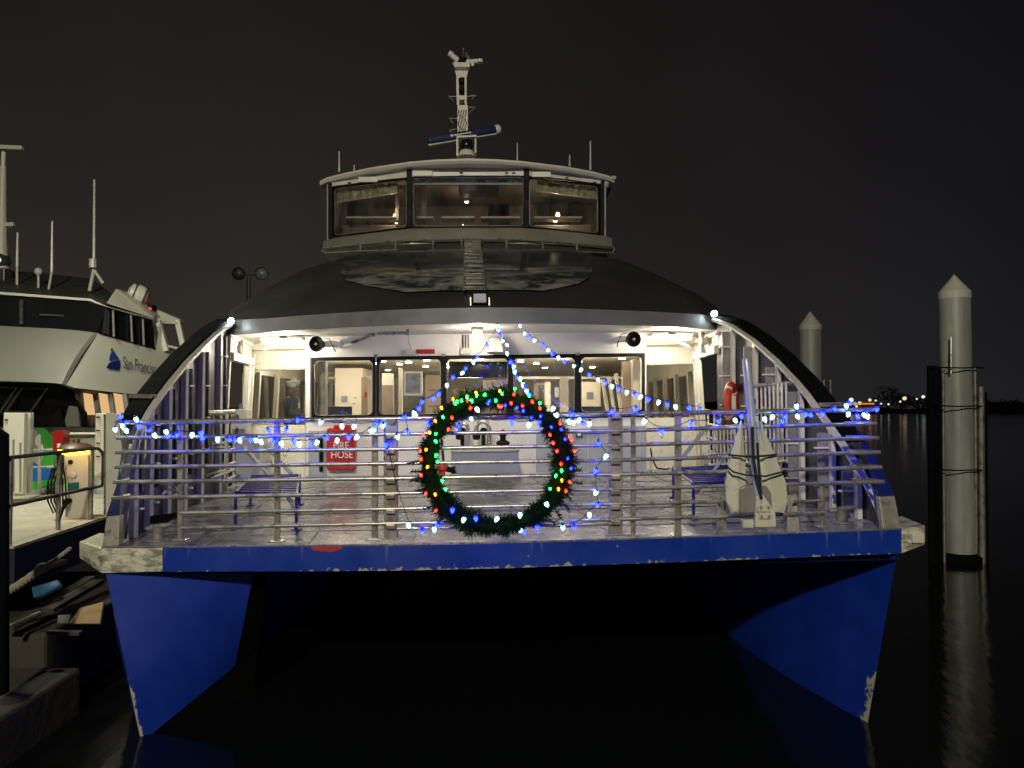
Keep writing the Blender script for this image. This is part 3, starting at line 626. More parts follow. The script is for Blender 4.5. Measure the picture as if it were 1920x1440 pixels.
# side door openings (dark outside seen through them), cream posts and header
def frame_post(u0, v0, Y0, u1, v1, Y1, wd, m='cream', dep=.07): return MB().bar(P(u0, v0, Y0), P(u1, v1, Y1), wd, dep, (1, 0, 0)).build('door_post', m, FERRY, bevel=.008)
frame_post(432, 628, 12.9, 418, 905, 12.9, .055); frame_post(475, 665, 14.3, 462, 885, 14.3, .07); frame_post(466, 680, 13.9, 452, 890, 13.9, .10)
frame_post(1347, 622, 12.95, 1368, 890, 12.95, .055); frame_post(1302, 658, 14.3, 1314, 880, 14.3, .07); frame_post(1309, 672, 13.9, 1324, 885, 13.9, .10)
for pts in (((434, 668, 12.9), (474, 679, 14.2)), ((1344, 655, 12.9), (1303, 668, 14.2))):
    MB().bar(P(*pts[0]), P(*pts[1]), .10, .14, (1, 0, 0)).build('door_header', 'cream', FERRY, bevel=.01)
for pts in (((434, 632, 12.9), (474, 646, 14.2)), ((1344, 626, 12.9), (1303, 641, 14.2))):
    MB().bar(P(*pts[0]), P(*pts[1]), .04, .05, (1, 0, 0)).build('door_header', 'cream', FERRY)
# infill panels above the openings
mb = MB(); mb.poly([P(434, 626, 12.95), P(474, 640, 14.3), P(474, 676, 14.3), P(434, 664, 12.95)], (-.04, 0, 0)); mb.build('door_transom', 'cream', FERRY)
mb = MB(); mb.poly([P(1345, 620, 12.95), P(1303, 636, 14.3), P(1303, 668, 14.3), P(1345, 652, 12.95)], (.04, 0, 0)); mb.build('door_transom', 'cream', FERRY)
for (c, sg) in (((447, 655), -1), ((1322, 640), 1)):
    mb = MB(); mb.tube([P(c[0], c[1]-18, 13.4)+Vector((-sg*.06, 0, 0)), P(c[0], c[1]+22, 13.4)+Vector((-sg*.06, 0, 0))], .05, 10); mb.box(P(c[0]+sg*-3, c[1], 13.4), (.10, .2, .12)); mb.build('door_gear', 'steel_dull', FERRY, True)
# solid bulwark to close the sides beside the openings
for XF, sg, zt in ((XL, -1, -.2), (XR, 1, -.2)):
    mb = MB(); a = Vector((XF(12.95), 12.95, 0)); b = P(462, 700, 14.4) if sg < 0 else P(1316, 700, 14.4)
    a.z = zd(a.x, a.y); t = Vector((0, 0, 1))
    bb = Vector((b.x, b.y, zd(b.x, b.y)))
    for k in range(5):
        h = .15+.24*k; mb.tube([a+t*h, bb+t*h], .02, 8)
    for q in (0, .33, .66, 1): p = a.lerp(bb, q); mb.tube([p, p+t*1.12], .018, 8)
    mb.build('side_gate', 'cream', FERRY, True)
# lit alcove ceiling lamps
for k, (u, v) in enumerate(((530, 628), (1258, 622))):
    c = P(u, v, 13.6); c.z = LB[0].z+.0 if k == 0 else LB[-1].z; c.z = CZ+1.27 if k == 0 else CZ+1.36
    mb = MB(); mb.box(c+Vector((0, 0, -.03)), (.75, .26, .06)); fx = mb.build('alcove_lamp', 'white', FERRY, bevel=.02)
    mb = MB(); mb.box(c+Vector((0, 0, -.075)), (.68, .20, .03)); mb.build('diffuser', 'lamp_strip', fx, bevel=.01)
    lamp('alcove_lamp_light', 'POINT', c+Vector((0, -.1, -.22)), 74, WARM, size=.12)
    s = 1 if k == 0 else -1
    mb = MB(); mb.tube([P(u-40*s, v+13, 13.5), P(u+38*s, v+16, 13.9)], .018, 8); mb.tube([P(u-36*s, v+28, 13.5), P(u-6*s, v+16, 13.7)], .015, 8); mb.box(P(u+2, v+4, 13.2), (.12, .1, .06)); mb.build('ceiling_pipe', 'cream', FERRY, True)
# centre caged lamp
c = P(895, 625, 12.9); mb = MB(); mb.lathe(c+Vector((0, 0, .06)), [(.10, .08), (.10, .0), (.12, -.02), (.05, -.04)], 18); cl = mb.build('entrance_lamp', 'steel', FERRY, True)
mb = MB(); mb.ball(c+Vector((0, 0, -.04)), .085, 16, (1, 1, 1.15)); mb.build('bulb', 'lamp_warm', cl, True)
lamp('entrance_lamp_light', 'POINT', c+Vector((0, -.05, -.2)), 36, (1, .94, .82), size=.08)
for u_ in (700, 1090): lamp('entrance_lamp_fill', 'POINT', P(u_, 715, 12.4), 6, (.92, .95, 1), size=.45)  # added fill lights on either side, no fittings there
# loudspeaker horns
for u, v, s in ((593, 645, 1), (1188, 636, -1)):
    c = P(u, v, 13.5); ax = Vector((-.15*s, -1, -.05)).normalized()
    mb = MB(); mb.lathe(c, [(.06, -.30), (.08, -.18), (.13, -.02), (.14, .0), (.13, .01), (.10, -.03), (.03, -.05)], 24, ax); sp = mb.build('loudspeaker', 'black', FERRY, True)
    mb = MB(); mb.ball(c+ax*.0, .026, 12); mb.build('horn_centre', 'steel_dull', sp, True)
    mb = MB(); mb.tube([c-ax*.25, c-ax*.4+Vector((.14*s, 0, .02)), c-ax*.45+Vector((.22*s, 0, -.02))], .06, 10); mb.build('bracket', 'white', sp, True)
    mb = MB(); mb.tube([c+Vector((.1*s, .1, .12)), c+Vector((.2*s, .12, .10)), c+Vector((.24*s, .2, -.02)), c+Vector((.24*s, .4, -.1))], .008, 6); mb.build('cable', 'black', sp)
# overhead arms
mb = MB(); mb.bar(P(643, 650, 13.1), P(695, 629, 13.1), .035, .05, (0, 1, 0)); mb.bar(P(708, 625, 13.0), P(765, 624, 13.0), .045, .05, (0, 1, 0)); mb.tube([P(640, 640, 13.1), P(646, 650, 13.1)], .012, 6); mb.tube([P(765, 626, 13.0), P(766, 640, 13.5), P(771, 655, 13.9)], .007, 6)
mb.box(P(697, 628, 13.05), (.10, .08, .06)); mb.box(P(765, 623, 13.0), (.06, .06, .1)); mb.build('overhead_arm', 'steel', FERRY, bevel=.004)
mb = MB(); wallrect(mb, 761, 655, 778, 665, YW-.10, .1, 0); mb.build('junction_box', 'cream', FERRY, bevel=.01)
mb = MB(); wallrect(mb, 781, 655, 815, 663, YW-.03, .03, 0); sg_ = mb.build('name_plate', 'red', FERRY)
mb = MB(); wallrect(mb, 863, 652, 882, 664, YW-.10, .1, 0); jb = mb.build('junction_box', 'cream', FERRY, bevel=.01)
mb = MB()
for u in (868, 873, 878): mb.tube([P(u, 652, YW-.05), P(u, 628, YW-.05)], .010, 6)
mb.build('conduit', 'black', jb)
mb = MB(); q = [P(918, 634, 13.6), P(937, 634, 13.6), P(946, 660, 13.4), P(914, 660, 13.4)]; mb.poly(q, (0, .25, -.02)); fl = mb.build('box_lamp', 'cream', FERRY, bevel=.01)
mb = MB(); mb.box(P(930, 656, 13.38), (.22, .02, .05)); mb.build('lens', 'beige', fl)
mb = MB(); wallrect(mb, 960, 608, 1195, 628, YW-.1, .06); mb.build('ceiling_duct', 'white', FERRY, bevel=.01)
# lower wall furniture
mb = MB(); wallrect(mb, 578, 803, 612, 888, YW-.02, .02); mb.build('wall_panel', 'grey_paint', FERRY, bevel=.006); mb = MB(); wallrect(mb, 1005, 806, 1102, 887, YW-.02, .02); mb.build('wall_panel', 'grey_paint', FERRY, bevel=.006)
mb = MB(); wallrect(mb, 1104, 802, 1210, 889, YW-.03, .03); mb.build('wall_panel', 'grey_paint', FERRY, bevel=.006)
mb = MB(); wallrect(mb, 1079, 812, 1093, 824, YW-.05, .02); sgn = mb.build('wall_sign', 'sign_green', FERRY)
mb = MB(); wallrect(mb, 1083, 814, 1089, 820, YW-.055, .004); mb.build('symbol', 'letter_white', sgn)
mb = MB(); wallrect(mb, 1094, 810, 1137, 816, YW-.05, .02); mb.build('wall_sign', 'dark_red', FERRY)
mb = MB(); mb.tube([wp(602, 818, YW-.08), wp(602, 880, YW-.08)], .035, 8); mb.build('standpipe', 'black', FERRY, True)
mb = MB(); mb.tube([P(1220, 840, 13.9), P(1222, 860, 13.8), P(1232, 878, 13.5), P(1250, 880, 12.6), P(1256, 878, 12.5)], .014, 6); mb.build('hose', 'black', FERRY, True)
# low skirting
mb = MB(); wallrect(mb, 574, 890, 1210, 895, YW-.06, .05); mb.build('skirting', 'steel_dull', FERRY)
# vents behind the crate
for u, h in ((872, 792), (912, 788)):
    r = .045 if u == 872 else .055; mb = MB(); a = P(u+5, 838, 13.3); x = .07 if u == 872 else .11
    pts = [a, a+Vector((0, 0, .33))]+[a+Vector((-x+x*math.cos(t), 0, .33+x*math.sin(t))) for t in [math.pi*i/8 for i in range(9)]]+[a+Vector((-2*x, 0, .22))]
    mb.tube(pts, r*.7, 10); vt = mb.build('gooseneck_vent', 'steel', FERRY, True)
    mb = MB(); mb.lathe(a+Vector((-2*x, 0, .12)), [(.05, .1), (.07, .08), (.07, .02), (.03, 0)], 12); mb.build('vent_cap', 'black', vt, True)
    mb = MB(); mb.tube([a+Vector((-.10, .1, -.1)), a+Vector((-.10, .1, .28))], .035, 8); mb.lathe(a+Vector((-.1, .1, .18)), [(.03, 0), (.06, .06), (.06, .12), (.03, .15)], 12); mb.build('valve', 'black', vt, True)
c = P(943, 838, 13.3); mb = MB(); mb.lathe(c, [(.07, -.1), (.07, .0), (.10, .02), (.12, .07), (.10, .10), (.05, .12), (.05, .18), (.07, .2), (.05, .26), (.02, .30)], 16); mb.build('mushroom_vent', 'black', FERRY, True)
# white LED lamps at the roof corners
for u, v, Y in ((433, 602, 12.9), (1339, 588, 12.9)):
    c = P(u, v, Y); mb = MB(); mb.lathe(c+Vector((0, .07, 0)), [(.02, -.02), (.06, 0), (.07, .05), (.05, .07)], 14, (0, -1, -.1)); hd = mb.build('corner_lamp', 'steel_dull', FERRY, True)
    mb = MB(); mb.ball(c+Vector((0, -.01, 0)), .048, 14); mb.build('bulb', 'led_white', hd, True)
# floodlight on the lip
c = P(900, 560, 12.35); mb = MB(); mb.box(c, (.26, .12, .20)); fl = mb.build('roof_floodlight', 'black', FERRY, bevel=.015)
mb = MB(); mb.box(c+Vector((0, -.062, .0)), (.20, .012, .14)); mb.build('lens', 'lens', fl)
mb = MB(); mb.bar(c+Vector((-.16, .0, -.14)), c+Vector((.16, 0, -.14)), .05, .03, (0, 1, 0)); mb.box(c+Vector((-.15, 0, -.06)), (.02, .05, .16)); mb.box(c+Vector((.15, 0, -.06)), (.02, .05, .16)); mb.build('bracket', 'steel', fl)
# --- passenger cabin behind the windows
z0, z1 = CZ-1.18, CZ+1.16
MB().add([(-5.25, 14.5, z0), (3.7, 14.5, z0), (3.7, 27, z0), (-5.25, 27, z0)], [(0, 1, 2, 3)]).build('cabin_floor', 'carpet', FERRY)
MB().add([(-5.25, 14.06, z1-.08), (3.7, 14.06, z1+.03), (3.7, 27, z1+.03), (-5.25, 27, z1-.08)], [(0, 1, 2, 3)]).build('cabin_ceiling', 'beige', FERRY)
mb = MB(); mb.add([(-5.25, 27, z0), (3.7, 27, z0), (3.7, 27, z1+.1), (-5.25, 27, z1+.1)], [(0, 1, 2, 3)]); mb.build('cabin_back_wall', 'beige', FERRY)
for x, sg in ((-5.25, 1), (3.7, -1)):
    mb = MB(); mb.hexa([(x, 15.0, z0), (x, 27, z0), (x+.03*sg, 27, z0), (x+.03*sg, 15.0, z0), (x, 15.0, z0+.95), (x, 27, z0+.95), (x+.03*sg, 27, z0+.95), (x+.03*sg, 15.0, z0+.95)])
    mb.hexa([(x, 15.0, z1-.45), (x, 27, z1-.45), (x+.03*sg, 27, z1-.45), (x+.03*sg, 15.0, z1-.45), (x, 15.0, z1), (x, 27, z1), (x+.03*sg, 27, z1), (x+.03*sg, 15.0, z1)])
    for i in range(12):
        y = 15.6+i*1.25; mb.bar((x+.05*sg, y, z0+.9), (x+.10*sg, y, z1-.4), .09, .10, (1, 0, 0))
    cw = mb.build('cabin_side_wall', 'beige', FERRY)
    MB().add([(x-.02*sg, 15.0, z0), (x-.02*sg, 27, z0), (x-.02*sg, 27, z1), (x-.02*sg, 15.0, z1)], [(0, 1, 2, 3)]).build('pane', 'dark_glass', cw)
# partitions, doors, posters, cabinets
def inner(name, m, u0, v0, u1, v1, Y, th=.12, parent=FERRY): 
    mb = MB(); wallrect(mb, u0, v0, u1, v1, Y, th, 0); return mb.build(name, m, parent, bevel=.005)
inner('partition', 'beige', 628, 690, 680, 866, 18.5, 1.5); inner('partition', 'beige', 716, 700, 736, 860, 17.5, .2); inner('cabin_door', 'beige_dark', 716, 722, 737, 850, 17.4, .05)
pb = inner('notice_board', 'white', 757, 696, 792, 742, 16.6, .04); inner('poster', 'poster', 761, 700, 788, 736, 16.55, .02, pb)
inner('partition', 'beige_dark', 797, 703, 826, 860, 19.5, .3)
inner('screen', 'dark_glass', 842, 678, 952, 708, 14.6, .06); inner('counter', 'beige_dark', 850, 728, 905, 850, 17, .3); inner('partition', 'brown_panel', 905, 712, 950, 850, 18.5, .3)
inner('partition', 'beige_dark', 1002, 718, 1021, 850, 17.5, .2); inner('column', 'beige', 1050, 706, 1066, 850, 16.2, .1); inner('column', 'beige', 1022, 716, 1032, 850, 18.2, .1)
inner('partition', 'beige', 1090, 716, 1126, 850, 18.5, .3); inner('partition', 'beige_dark', 1167, 678, 1186, 850, 15.4, .1); inner('column', 'beige', 1186, 674, 1199, 850, 15.2, .3)
inner('column', 'steel_dull', 596, 676, 610, 850, 14.5, .2); inner('column', 'beige_dark', 677, 707, 688, 850, 17, .1); inner('column', 'beige', 747, 690, 754, 850, 16.8, .1)
for a in ((640, 742, 650, 752, 18.4), (664, 745, 668, 747, 18.4), (662, 756, 665, 758, 18.4), (803, 730, 822, 732, 19.3), (803, 760, 822, 762, 19.3), (1040, 726, 1048, 745, 18.1), (1100, 735, 1112, 748, 18.4), (915, 722, 940, 740, 18.3)): inner('notice', 'carpet' if a[3]-a[1] < 4 else 'poster', *a, .02)
inner('wall_box', 'steel_dull', 855, 742, 900, 768, 16.8, .1); inner('bulkhead_door', 'carpet', 1010, 722, 1020, 850, 17.3, .05); inner('fire_point', 'red', 684, 735, 688, 745, 16.9, .08); inner('bin', 'navy', 624, 768, 640, 800, 15.6, .3); inner('ceiling_beam', 'beige', 600, 706, 700, 711, 19, .2); inner('ceiling_beam', 'beige', 970, 706, 1200, 711, 19, .2)
for i, (u, t) in enumerate(((1130, 712), (1142, 706), (1155, 700))):
    MB().bar(P(u, t, 16.5-.3*i), P(u+12, 790, 16.5-.3*i), .07, .05, (1, 0, 0)).build('window_post', 'beige', FERRY)
for (x, y) in ((-3.5, 14.8), (-3.0, 15.6), (-2.9, 17.2), (-2.7, 18.4), (-2.0, 14.9), (-1.9, 17.1), (-1.2, 15.0), (-.9, 19), (.1, 15.1), (.8, 16.7), (1.1, 15.0), (1.9, 15.9), (1.9, 14.8), (2.9, 15.2), (.6, 18.9), (-3.2, 15.2), (-2.6, 16.5), (-3.2, 18), (-2.2, 19.5), (-3.4, 21), (-1.6, 15.6), (-.7, 17), (-1.6, 18.5), (-.4, 20), (.6, 15.6), (-2.6, 14.9), (-3.3, 16.2), (-1.5, 16.4), (-.2, 15.9), (1.5, 15.5), (2.3, 16.6), (-2.4, 17.8), (-1.7, 20), (1.2, 17.3), (.2, 18), (1.4, 16.4), (2.2, 15.3), (1.6, 18.3), (2.5, 17.4), (.9, 21), (2.2, 21)):
    z = z1-.08+.11*(x+4.6)/8-.012
    mb = MB(); mb.lathe((x, y, z), [(.09, .0), (.09, -.012), (.075, -.014)], 18, (0, 0, 1)); dl = mb.build('downlight', 'white', FERRY)
    mb = MB(); mb.lathe((x, y, z-.02), [(.07, .0), (.07, -.006)], 18); mb.build('diffuser', 'downlight', dl)
lamp('cabin_light', 'POINT', (-4.75, 15.9, 4.2), 22, (1, .92, .78), size=.15)  # added light to brighten the person's window, no fitting here
for p in ((-3.9, 16.9, 4.2), (-1.0, 17.5, 4.2), (1.4, 17.2, 4.2), (-1, 22, 4.2)): lamp('cabin_light', 'POINT', (p[0], p[1], p[2]-.25), 58, (1, .88, .68), size=.25)
# rows of seats seen low behind the glass
for i, (u, Y) in enumerate(((616, 16.5), (640, 16.8), (1110, 16.5), (1060, 17.3))):
    c = P(u, 775, Y); mb = MB(); mb.box(c, (.46, .08, .30)); mb.box(c+Vector((0, -.22, -.42)), (.46, .45, .09)); mb.tube([c+Vector((-.18, 0, -.1)), (c.x-.18, c.y-.1, z0)], .02, 6); mb.tube([c+Vector((.18, 0, -.1)), (c.x+.18, c.y-.1, z0)], .02, 6)
    mb.build('seat', 'navy', FERRY, bevel=.02)

# --- wheelhouse
def PY(u): return 16.3+max(0, abs(u-877)-108)*.0050
def pw(u, v, d=0): return P(u, v, PY(u)+d)
rib_u = [606, 622, 660, 700, 735, 768, 820, 877, 930, 987, 1025, 1065, 1100, 1130, 1148]
vt = {606: 352, 622: 350, 660: 345, 700: 340, 735: 336, 768: 333, 820: 331, 877: 330, 930: 330, 987: 330, 1025: 333, 1065: 337, 1100: 342, 1130: 346, 1148: 349}
vh = {606: 345, 622: 341, 660: 334, 700: 328, 735: 323, 768: 319, 820: 317, 877: 316, 930: 316, 987: 317, 1025: 321, 1065: 326, 1100: 332, 1130: 337, 1148: 341}
mb = MB(); us = rib_u[1:-1]; mb.ribbon([pw(u, vh[u], -.06) for u in us], [pw(u, vt[u]-1, -.06) for u in us], (0, .12, 0)); hb = mb.build('wheelhouse_header', 'pilot_white', FERRY)
for u in (690, 792, 1015):      # covers in front of the header
    mb = MB(); c = pw(u, interp([(k, vh[k]) for k in rib_u], u)+7, -.13); mb.box(c, (.42, .03, .12)); mb.build('cover', 'pilot_white', hb, bevel=.012)
for u in (655, 950, 963, 865, 1063, 1115):
    mb = MB(); c = pw(u, interp([(k, vh[k]) for k in rib_u], u)+8, -.18); mb.box(c, (.07, .02, .03)); mb.build('slot', 'black', hb)
# band below the windows
vb = {606: 452, 622: 447, 660: 441, 700: 435, 735: 430, 768: 427, 820: 426, 877: 425.5, 930: 425.5, 987: 426, 1025: 428, 1065: 432, 1100: 436, 1130: 440, 1148: 447}
ve = [(606, 465), (640, 461), (676, 457), (742, 452), (812, 449), (877, 447.5), (950, 448.5), (1018, 452), (1082, 457), (1150, 463)]
mb = MB(); tops = [pw(u, vb[u]) for u in rib_u]; bots = [P(u, interp(ve, u), PY(u)-.45) for u in rib_u]
mb.ribbon(tops, bots, (0, .05, -.03)); mb.build('wheelhouse_apron', 'grey_band', FERRY, True)
mb = MB(); mb.ribbon([p+Vector((0, .04, -.04)) for p in bots], [p+Vector((0, .55, -.25)) for p in bots], (0, 0, -.03)); mb.build('apron_underside', 'grey_band', FERRY)
# handrail loop round the apron
tp = [P(u, v, PY(u)-.55) for u, v in ve]; lp = [P(u, v, PY(u)-.55) for u, v in [(610, 474), (640, 472.5), (676, 470.5), (742, 468.5), (812, 467.5), (877, 467), (950, 468), (1018, 469.5), (1082, 472), (1148, 474)]]
HR = thing('x', '', '', (0, 0, 0)); bpy.data.objects.remove(HR)
mb = MB(); mb.tube(tp, .020, 8); mb.tube(lp, .018, 8); mb.tube([tp[0], tp[0]+Vector((-.03, 0, -.06)), lp[0]], .018, 8); mb.tube([tp[-1], tp[-1]+Vector((.03, 0, -.06)), lp[-1]], .018, 8)
hr_ = mb.build('apron_rail', 'steel', FERRY, True)
for u in (676, 742, 812, 866, 903, 950, 1018, 1082):
    a = P(u, interp(ve, u), PY(u)-.55); b = P(u, 469, PY(u)-.55); mb = MB(); mb.tube([a, b], .016, 6); mb.ball(a.lerp(b, .4), .032, 8); mb.build('stanchion', 'steel', hr_, True)
# three windows: black frame, glass
def wh_window(u0, u1, cs):
    mb = MB(); n = 4
    ins = cs; cx = sum(c[0] for c in cs)/4; cy = sum(c[1] for c in cs)/4
    outc = []
    for i, (u, v) in enumerate(cs):
        outc.append((u+(6 if u > cx else -6), v+(4 if v > cy else -4)))
    # rounded inner outline
    inn = []
    for i in range(4):
        p, q, r_ = cs[i-1], cs[i], cs[(i+1) % 4]
        d1 = Vector((p[0]-q[0], p[1]-q[1])).normalized()*7; d2 = Vector((r_[0]-q[0], r_[1]-q[1])).normalized()*7; qq = Vector(q)
        for t in (0, .33, .66, 1): a = qq+d1*(1-t)**2+d2*t**2; inn.append((a.x, a.y))
    N = len(inn); vs = [pw(u, v, -.04) for u, v in inn]+[pw(u, v, .06) for u, v in inn]+[pw(u, v, -.04) for u, v in outc]+[pw(u, v, .06) for u, v in outc]; fs = []
    for i in range(N):
        j = (i+1) % N; c, d = i//4, j//4; fs.append((i, j, N+j, N+i))
        if c == d: fs += [(i, j, 2*N+c), (N+j, N+i, 2*N+4+c)]
        else: fs += [(i, j, 2*N+d, 2*N+c), (N+j, N+i, 2*N+4+c, 2*N+4+d)]
    for c in range(4): d = (c+1) % 4; fs.append((2*N+c, 2*N+d, 2*N+4+d, 2*N+4+c))
    mb.add(vs, fs); f = mb.build('wheelhouse_window', 'black', FERRY)
    MB().add([pw(u, v, .0) for u, v in inn], [tuple(range(N))]).build('pane', 'pilot_glass', f)
    ring = [pw(u, v, -.05) for u, v in inn]; MB().tube(ring+[ring[0]], .007, 5).build('gasket', 'steel_dull', f)
    return f
W1 = wh_window(627, 762, [(628, 354), (762, 338), (762, 427-2), (628, 441)])
W2 = wh_window(774, 981, [(774, 333), (982, 332), (980, 423), (776, 424)])
W3 = wh_window(992, 1122, [(993, 336), (1120, 350), (1121, 437), (993, 424)])
for u, v0, v1, wd in ((768, 319, 428, .12), (987, 317, 428, .12), (620, 345, 448, .09), (1129, 340, 441, .09)):
    MB().bar(pw(u, v0, -.02), pw(u, v1, -.02), wd, .12, (1, 0, 0)).build('wheelhouse_pillar', 'black', FERRY, bevel=.01)
# side walls back from the outer pillars
for u, sg in ((617, -1), (1132, 1)):
    a, b = pw(u, 345), pw(u, 449); mb = MB(); mb.poly([a, b, b+Vector((sg*.05, 3, .1)), a+Vector((sg*.05, 3, 0))], (sg*.05, 0, 0)); mb.build('wheelhouse_side', 'grey_band', FERRY)
# roof visor
vr = [(600, 339), (612, 333), (640, 325.5), (700, 313), (770, 303), (820, 299), (877, 297), (930, 298.5), (980, 302), (1060, 312), (1110, 321), (1140, 329), (1152, 334)]
def VY(u): return 15.8+1.2*((u-877)/275)**2
tv = [P(u, v, VY(u)) for u, v in vr]; bv = [P(u, v+9, VY(u)+.05) for u, v in vr]
mb = MB(); mb.grid([[p+Vector((0, .9, .05)) for p in bv], bv, [t.lerp(b, .5)+Vector((0, -.03, 0)) for t, b in zip(tv, bv)], tv, [p+Vector((0, .5, .03)) for p in tv], [Vector((lerp(p.x, -1.0, .05), 20.2, p.z+.0)) for p in tv], [Vector((lerp(p.x, -1.0, .05), 20.2, p.z-.12)) for p in tv]])
mb.build('wheelhouse_roof', 'pilot_white', FERRY, True)
mb = MB(); mb.grid([[p+Vector((0, .3, .03)) for p in bv], [Vector((p.x, 20, p.z+.03)) for p in bv]]); mb.build('wheelhouse_ceiling', 'brown_panel', FERRY)
# interior
zf = pw(877, 430).z-.4
MB().add([(-4.1, 16.6, zf), (2.1, 16.6, zf), (2.1, 19.6, zf), (-4.1, 19.6, zf)], [(0, 1, 2, 3)]).build('wheelhouse_floor', 'dark_panel', FERRY)
MB().add([(-4.3, 19.3, zf), (2.2, 19.3, zf), (2.2, 19.3, zf+2.2), (-4.3, 19.3, zf+2.2)], [(0, 1, 2, 3)]).build('wheelhouse_back_wall', 'brown_panel', FERRY)
for a, b in ((651, 743), (782, 814), (829, 890), (901, 975), (1000, 1090)):
    MB().bar(P(a, 411, 17.2), P(b, 411, 17.2), .05, .35, (0, 0, 1)).build('console_shelf', 'pilot_white', FERRY, bevel=.01)
for a, b in ((640, 760), (780, 975), (1000, 1110)):
    mb = MB(); p, q = P(a, 420, 17.4), P(b, 420, 17.4); mb.hexa([p+Vector((0, 0, -.6)), q+Vector((0, 0, -.6)), q+Vector((0, .6, -.6)), p+Vector((0, .6, -.6)), p+Vector((0, .1, 0)), q+Vector((0, .1, 0)), q+Vector((0, .6, .12)), p+Vector((0, .6, .12))]); mb.build('console', 'brown_panel', FERRY, bevel=.02)
mb = MB(); mb.bar(P(745, 345, 17.5), P(745, 425, 17.5), .07, .1); mb.bar(P(795, 333, 17.4), P(795, 425, 17.4), .10, .1); mb.build('inner_post', 'brown_panel', FERRY)
mb = MB(); mb.box(P(898, 352, 17.3), (.9, .5, .32)); mb.build('overhead_console', 'dark_panel', FERRY, bevel=.02)
for u in (668, 935, 1050):
    c = P(u, 420, 18); mb = MB(); mb.box(c+Vector((0, .15, .2)), (.5, .12, .65)); mb.box(c+Vector((0, -.1, -.15)), (.5, .5, .12)); mb.build('helm_chair', 'black', FERRY, bevel=.05)
def blind(name, us, t, b, m):
    mb = MB(); n = 26; rows = [[], [], []]
    for i in range(n+1):
        u = lerp(us[0], us[1], i/n); v0 = lerp(t[0], t[1], i/n); v1 = lerp(b[0], b[1], i/n)
        for k, q in enumerate((0, .5, 1)): rows[k].append(P(u, lerp(v0, v1, q), PY(u)+.16+.035*math.sin(i*1.9+q*5)+random.uniform(-.02, .02)))
    mb.grid(rows); o = mb.build(name, m, FERRY, True); e0 = P(us[0], b[0]+1, PY(us[0])+.14); e1 = P(us[1], b[1]+1, PY(us[1])+.14); MB().bar(e0, e1, .03, .02, (0, 0, 1)).build('hem_bar', 'pilot_white', o)
blind('sun_blind', (630, 745), (354, 340), (379, 360), 'foil'); blind('sun_blind', (1007, 1119), (336, 350), (357, 371), 'foil'); blind('sun_blind', (776, 980), (335, 335), (344, 344), 'foil_blue')
for u, v, Y, r in ((875, 377, 18.3, .05), (741, 405, 17.5, .045), (743, 417, 17.0, .03), (1046, 402, 17.6, .05), (1041, 413, 17.1, .045), (868, 420, 16.9, .02)):
    c = P(u, v, Y); mb = MB(); mb.lathe(c, [(.03, .05), (.05, .03), (.055, .0)], 12, (0, -.5, 1)); l_ = mb.build('cabin_lamp', 'steel_dull', FERRY, True); MB().ball(c, r, 12).build('bulb', 'lamp_pilot', l_, True)
lamp('wheelhouse_light', 'POINT', P(1046, 398, 17.4), 26, (1, .86, .62), size=.06); lamp('wheelhouse_light', 'POINT', P(735, 398, 17.4), 15, (1, .78, .56), size=.06); lamp('wheelhouse_light', 'POINT', P(875, 377, 17.9), 9, (1, .72, .58), size=.06)
lamp('wheelhouse_light', 'POINT', P(878, 350, 16.75), 2.5, (.6, .8, 1), size=.1)  # added cool light to brighten the blue blind, no lamp there
# roof aerials
for u, v0, v1, r in ((636, 284, 322, .016), (1107, 264, 318, .017), (970, 268, 300, .012), (1068, 291, 312, .016), (664, 309, 320, .016)):
    a, b = P(u, v1, 17), P(u, v0, 17); mb = MB(); mb.tube([a, a+(b-a)*.3, b], [r*1.5, r, r*.8], 8); mb.build('whip_aerial', 'pilot_white', FERRY, True)
mb = MB(); mb.box(P(1150, 334, 17), (.12, .1, .08)); mb.build('side_camera', 'steel_dull', FERRY, bevel=.01)
# mast
YM = 17.2
def pm(u, v, d=0): return P(u, v, YM+d)
mb = MB(); s_ = (1, 0, 0)
mb.bar(pm(868, 250), pm(868, 200), .24, .2, s_); mb.bar(pm(859.5, 200), pm(858, 150), .06, .18, s_); mb.bar(pm(873.5, 200), pm(873.5, 150), .05, .18, s_)
mb.bar(pm(867, 190), pm(867, 182), .22, .2, s_); mb.poly([pm(857, 150), pm(874, 150), pm(878, 132), pm(853, 132)], (0, .25, 0)); mb.bar(pm(867, 131), pm(867, 122), .36, .3, s_); mb.bar(pm(850, 122), pm(860, 112), .06, .06, s_); mb.bar(pm(887, 124), pm(885, 116), .07, .06, s_)
mast = mb.build('mast', 'pilot_white', FERRY, bevel=.008)
mb = MB(); mb.tube([pm(842, 100), pm(848, 103)], .07, 10); mb.tube([pm(847, 104), pm(860, 114)], .065, 10); mb.tube([pm(874, 116), pm(900, 114)], .05, 10); mb.tube([pm(900, 112), pm(900, 118)], .07, 10); mb.build('mast_lamp', 'pilot_white', mast, True)
mb = MB(); mb.tube([pm(868, 118), pm(869, 90)], .02, 8); mb.tube([pm(875, 110), pm(874, 99)], .03, 8); mb.tube([pm(879, 112), pm(878, 105)], .03, 8); mb.build('top_aerial', 'steel_dull', mast, True)
mb = MB(); mb.lathe(pm(867, 114), [(.05, -.06), (.10, -.04), (.10, .05), (.05, .07)], 12); mb.build('top_camera', 'black', mast, True)
for v in (152, 170, 193): mb = MB(); mb.lathe(pm(866.5, v), [(.05, -.07), (.085, -.05), (.085, .05), (.05, .07)], 12); mb.build('signal_lamp', 'black' if v != 193 else 'dark_red', mast, True)
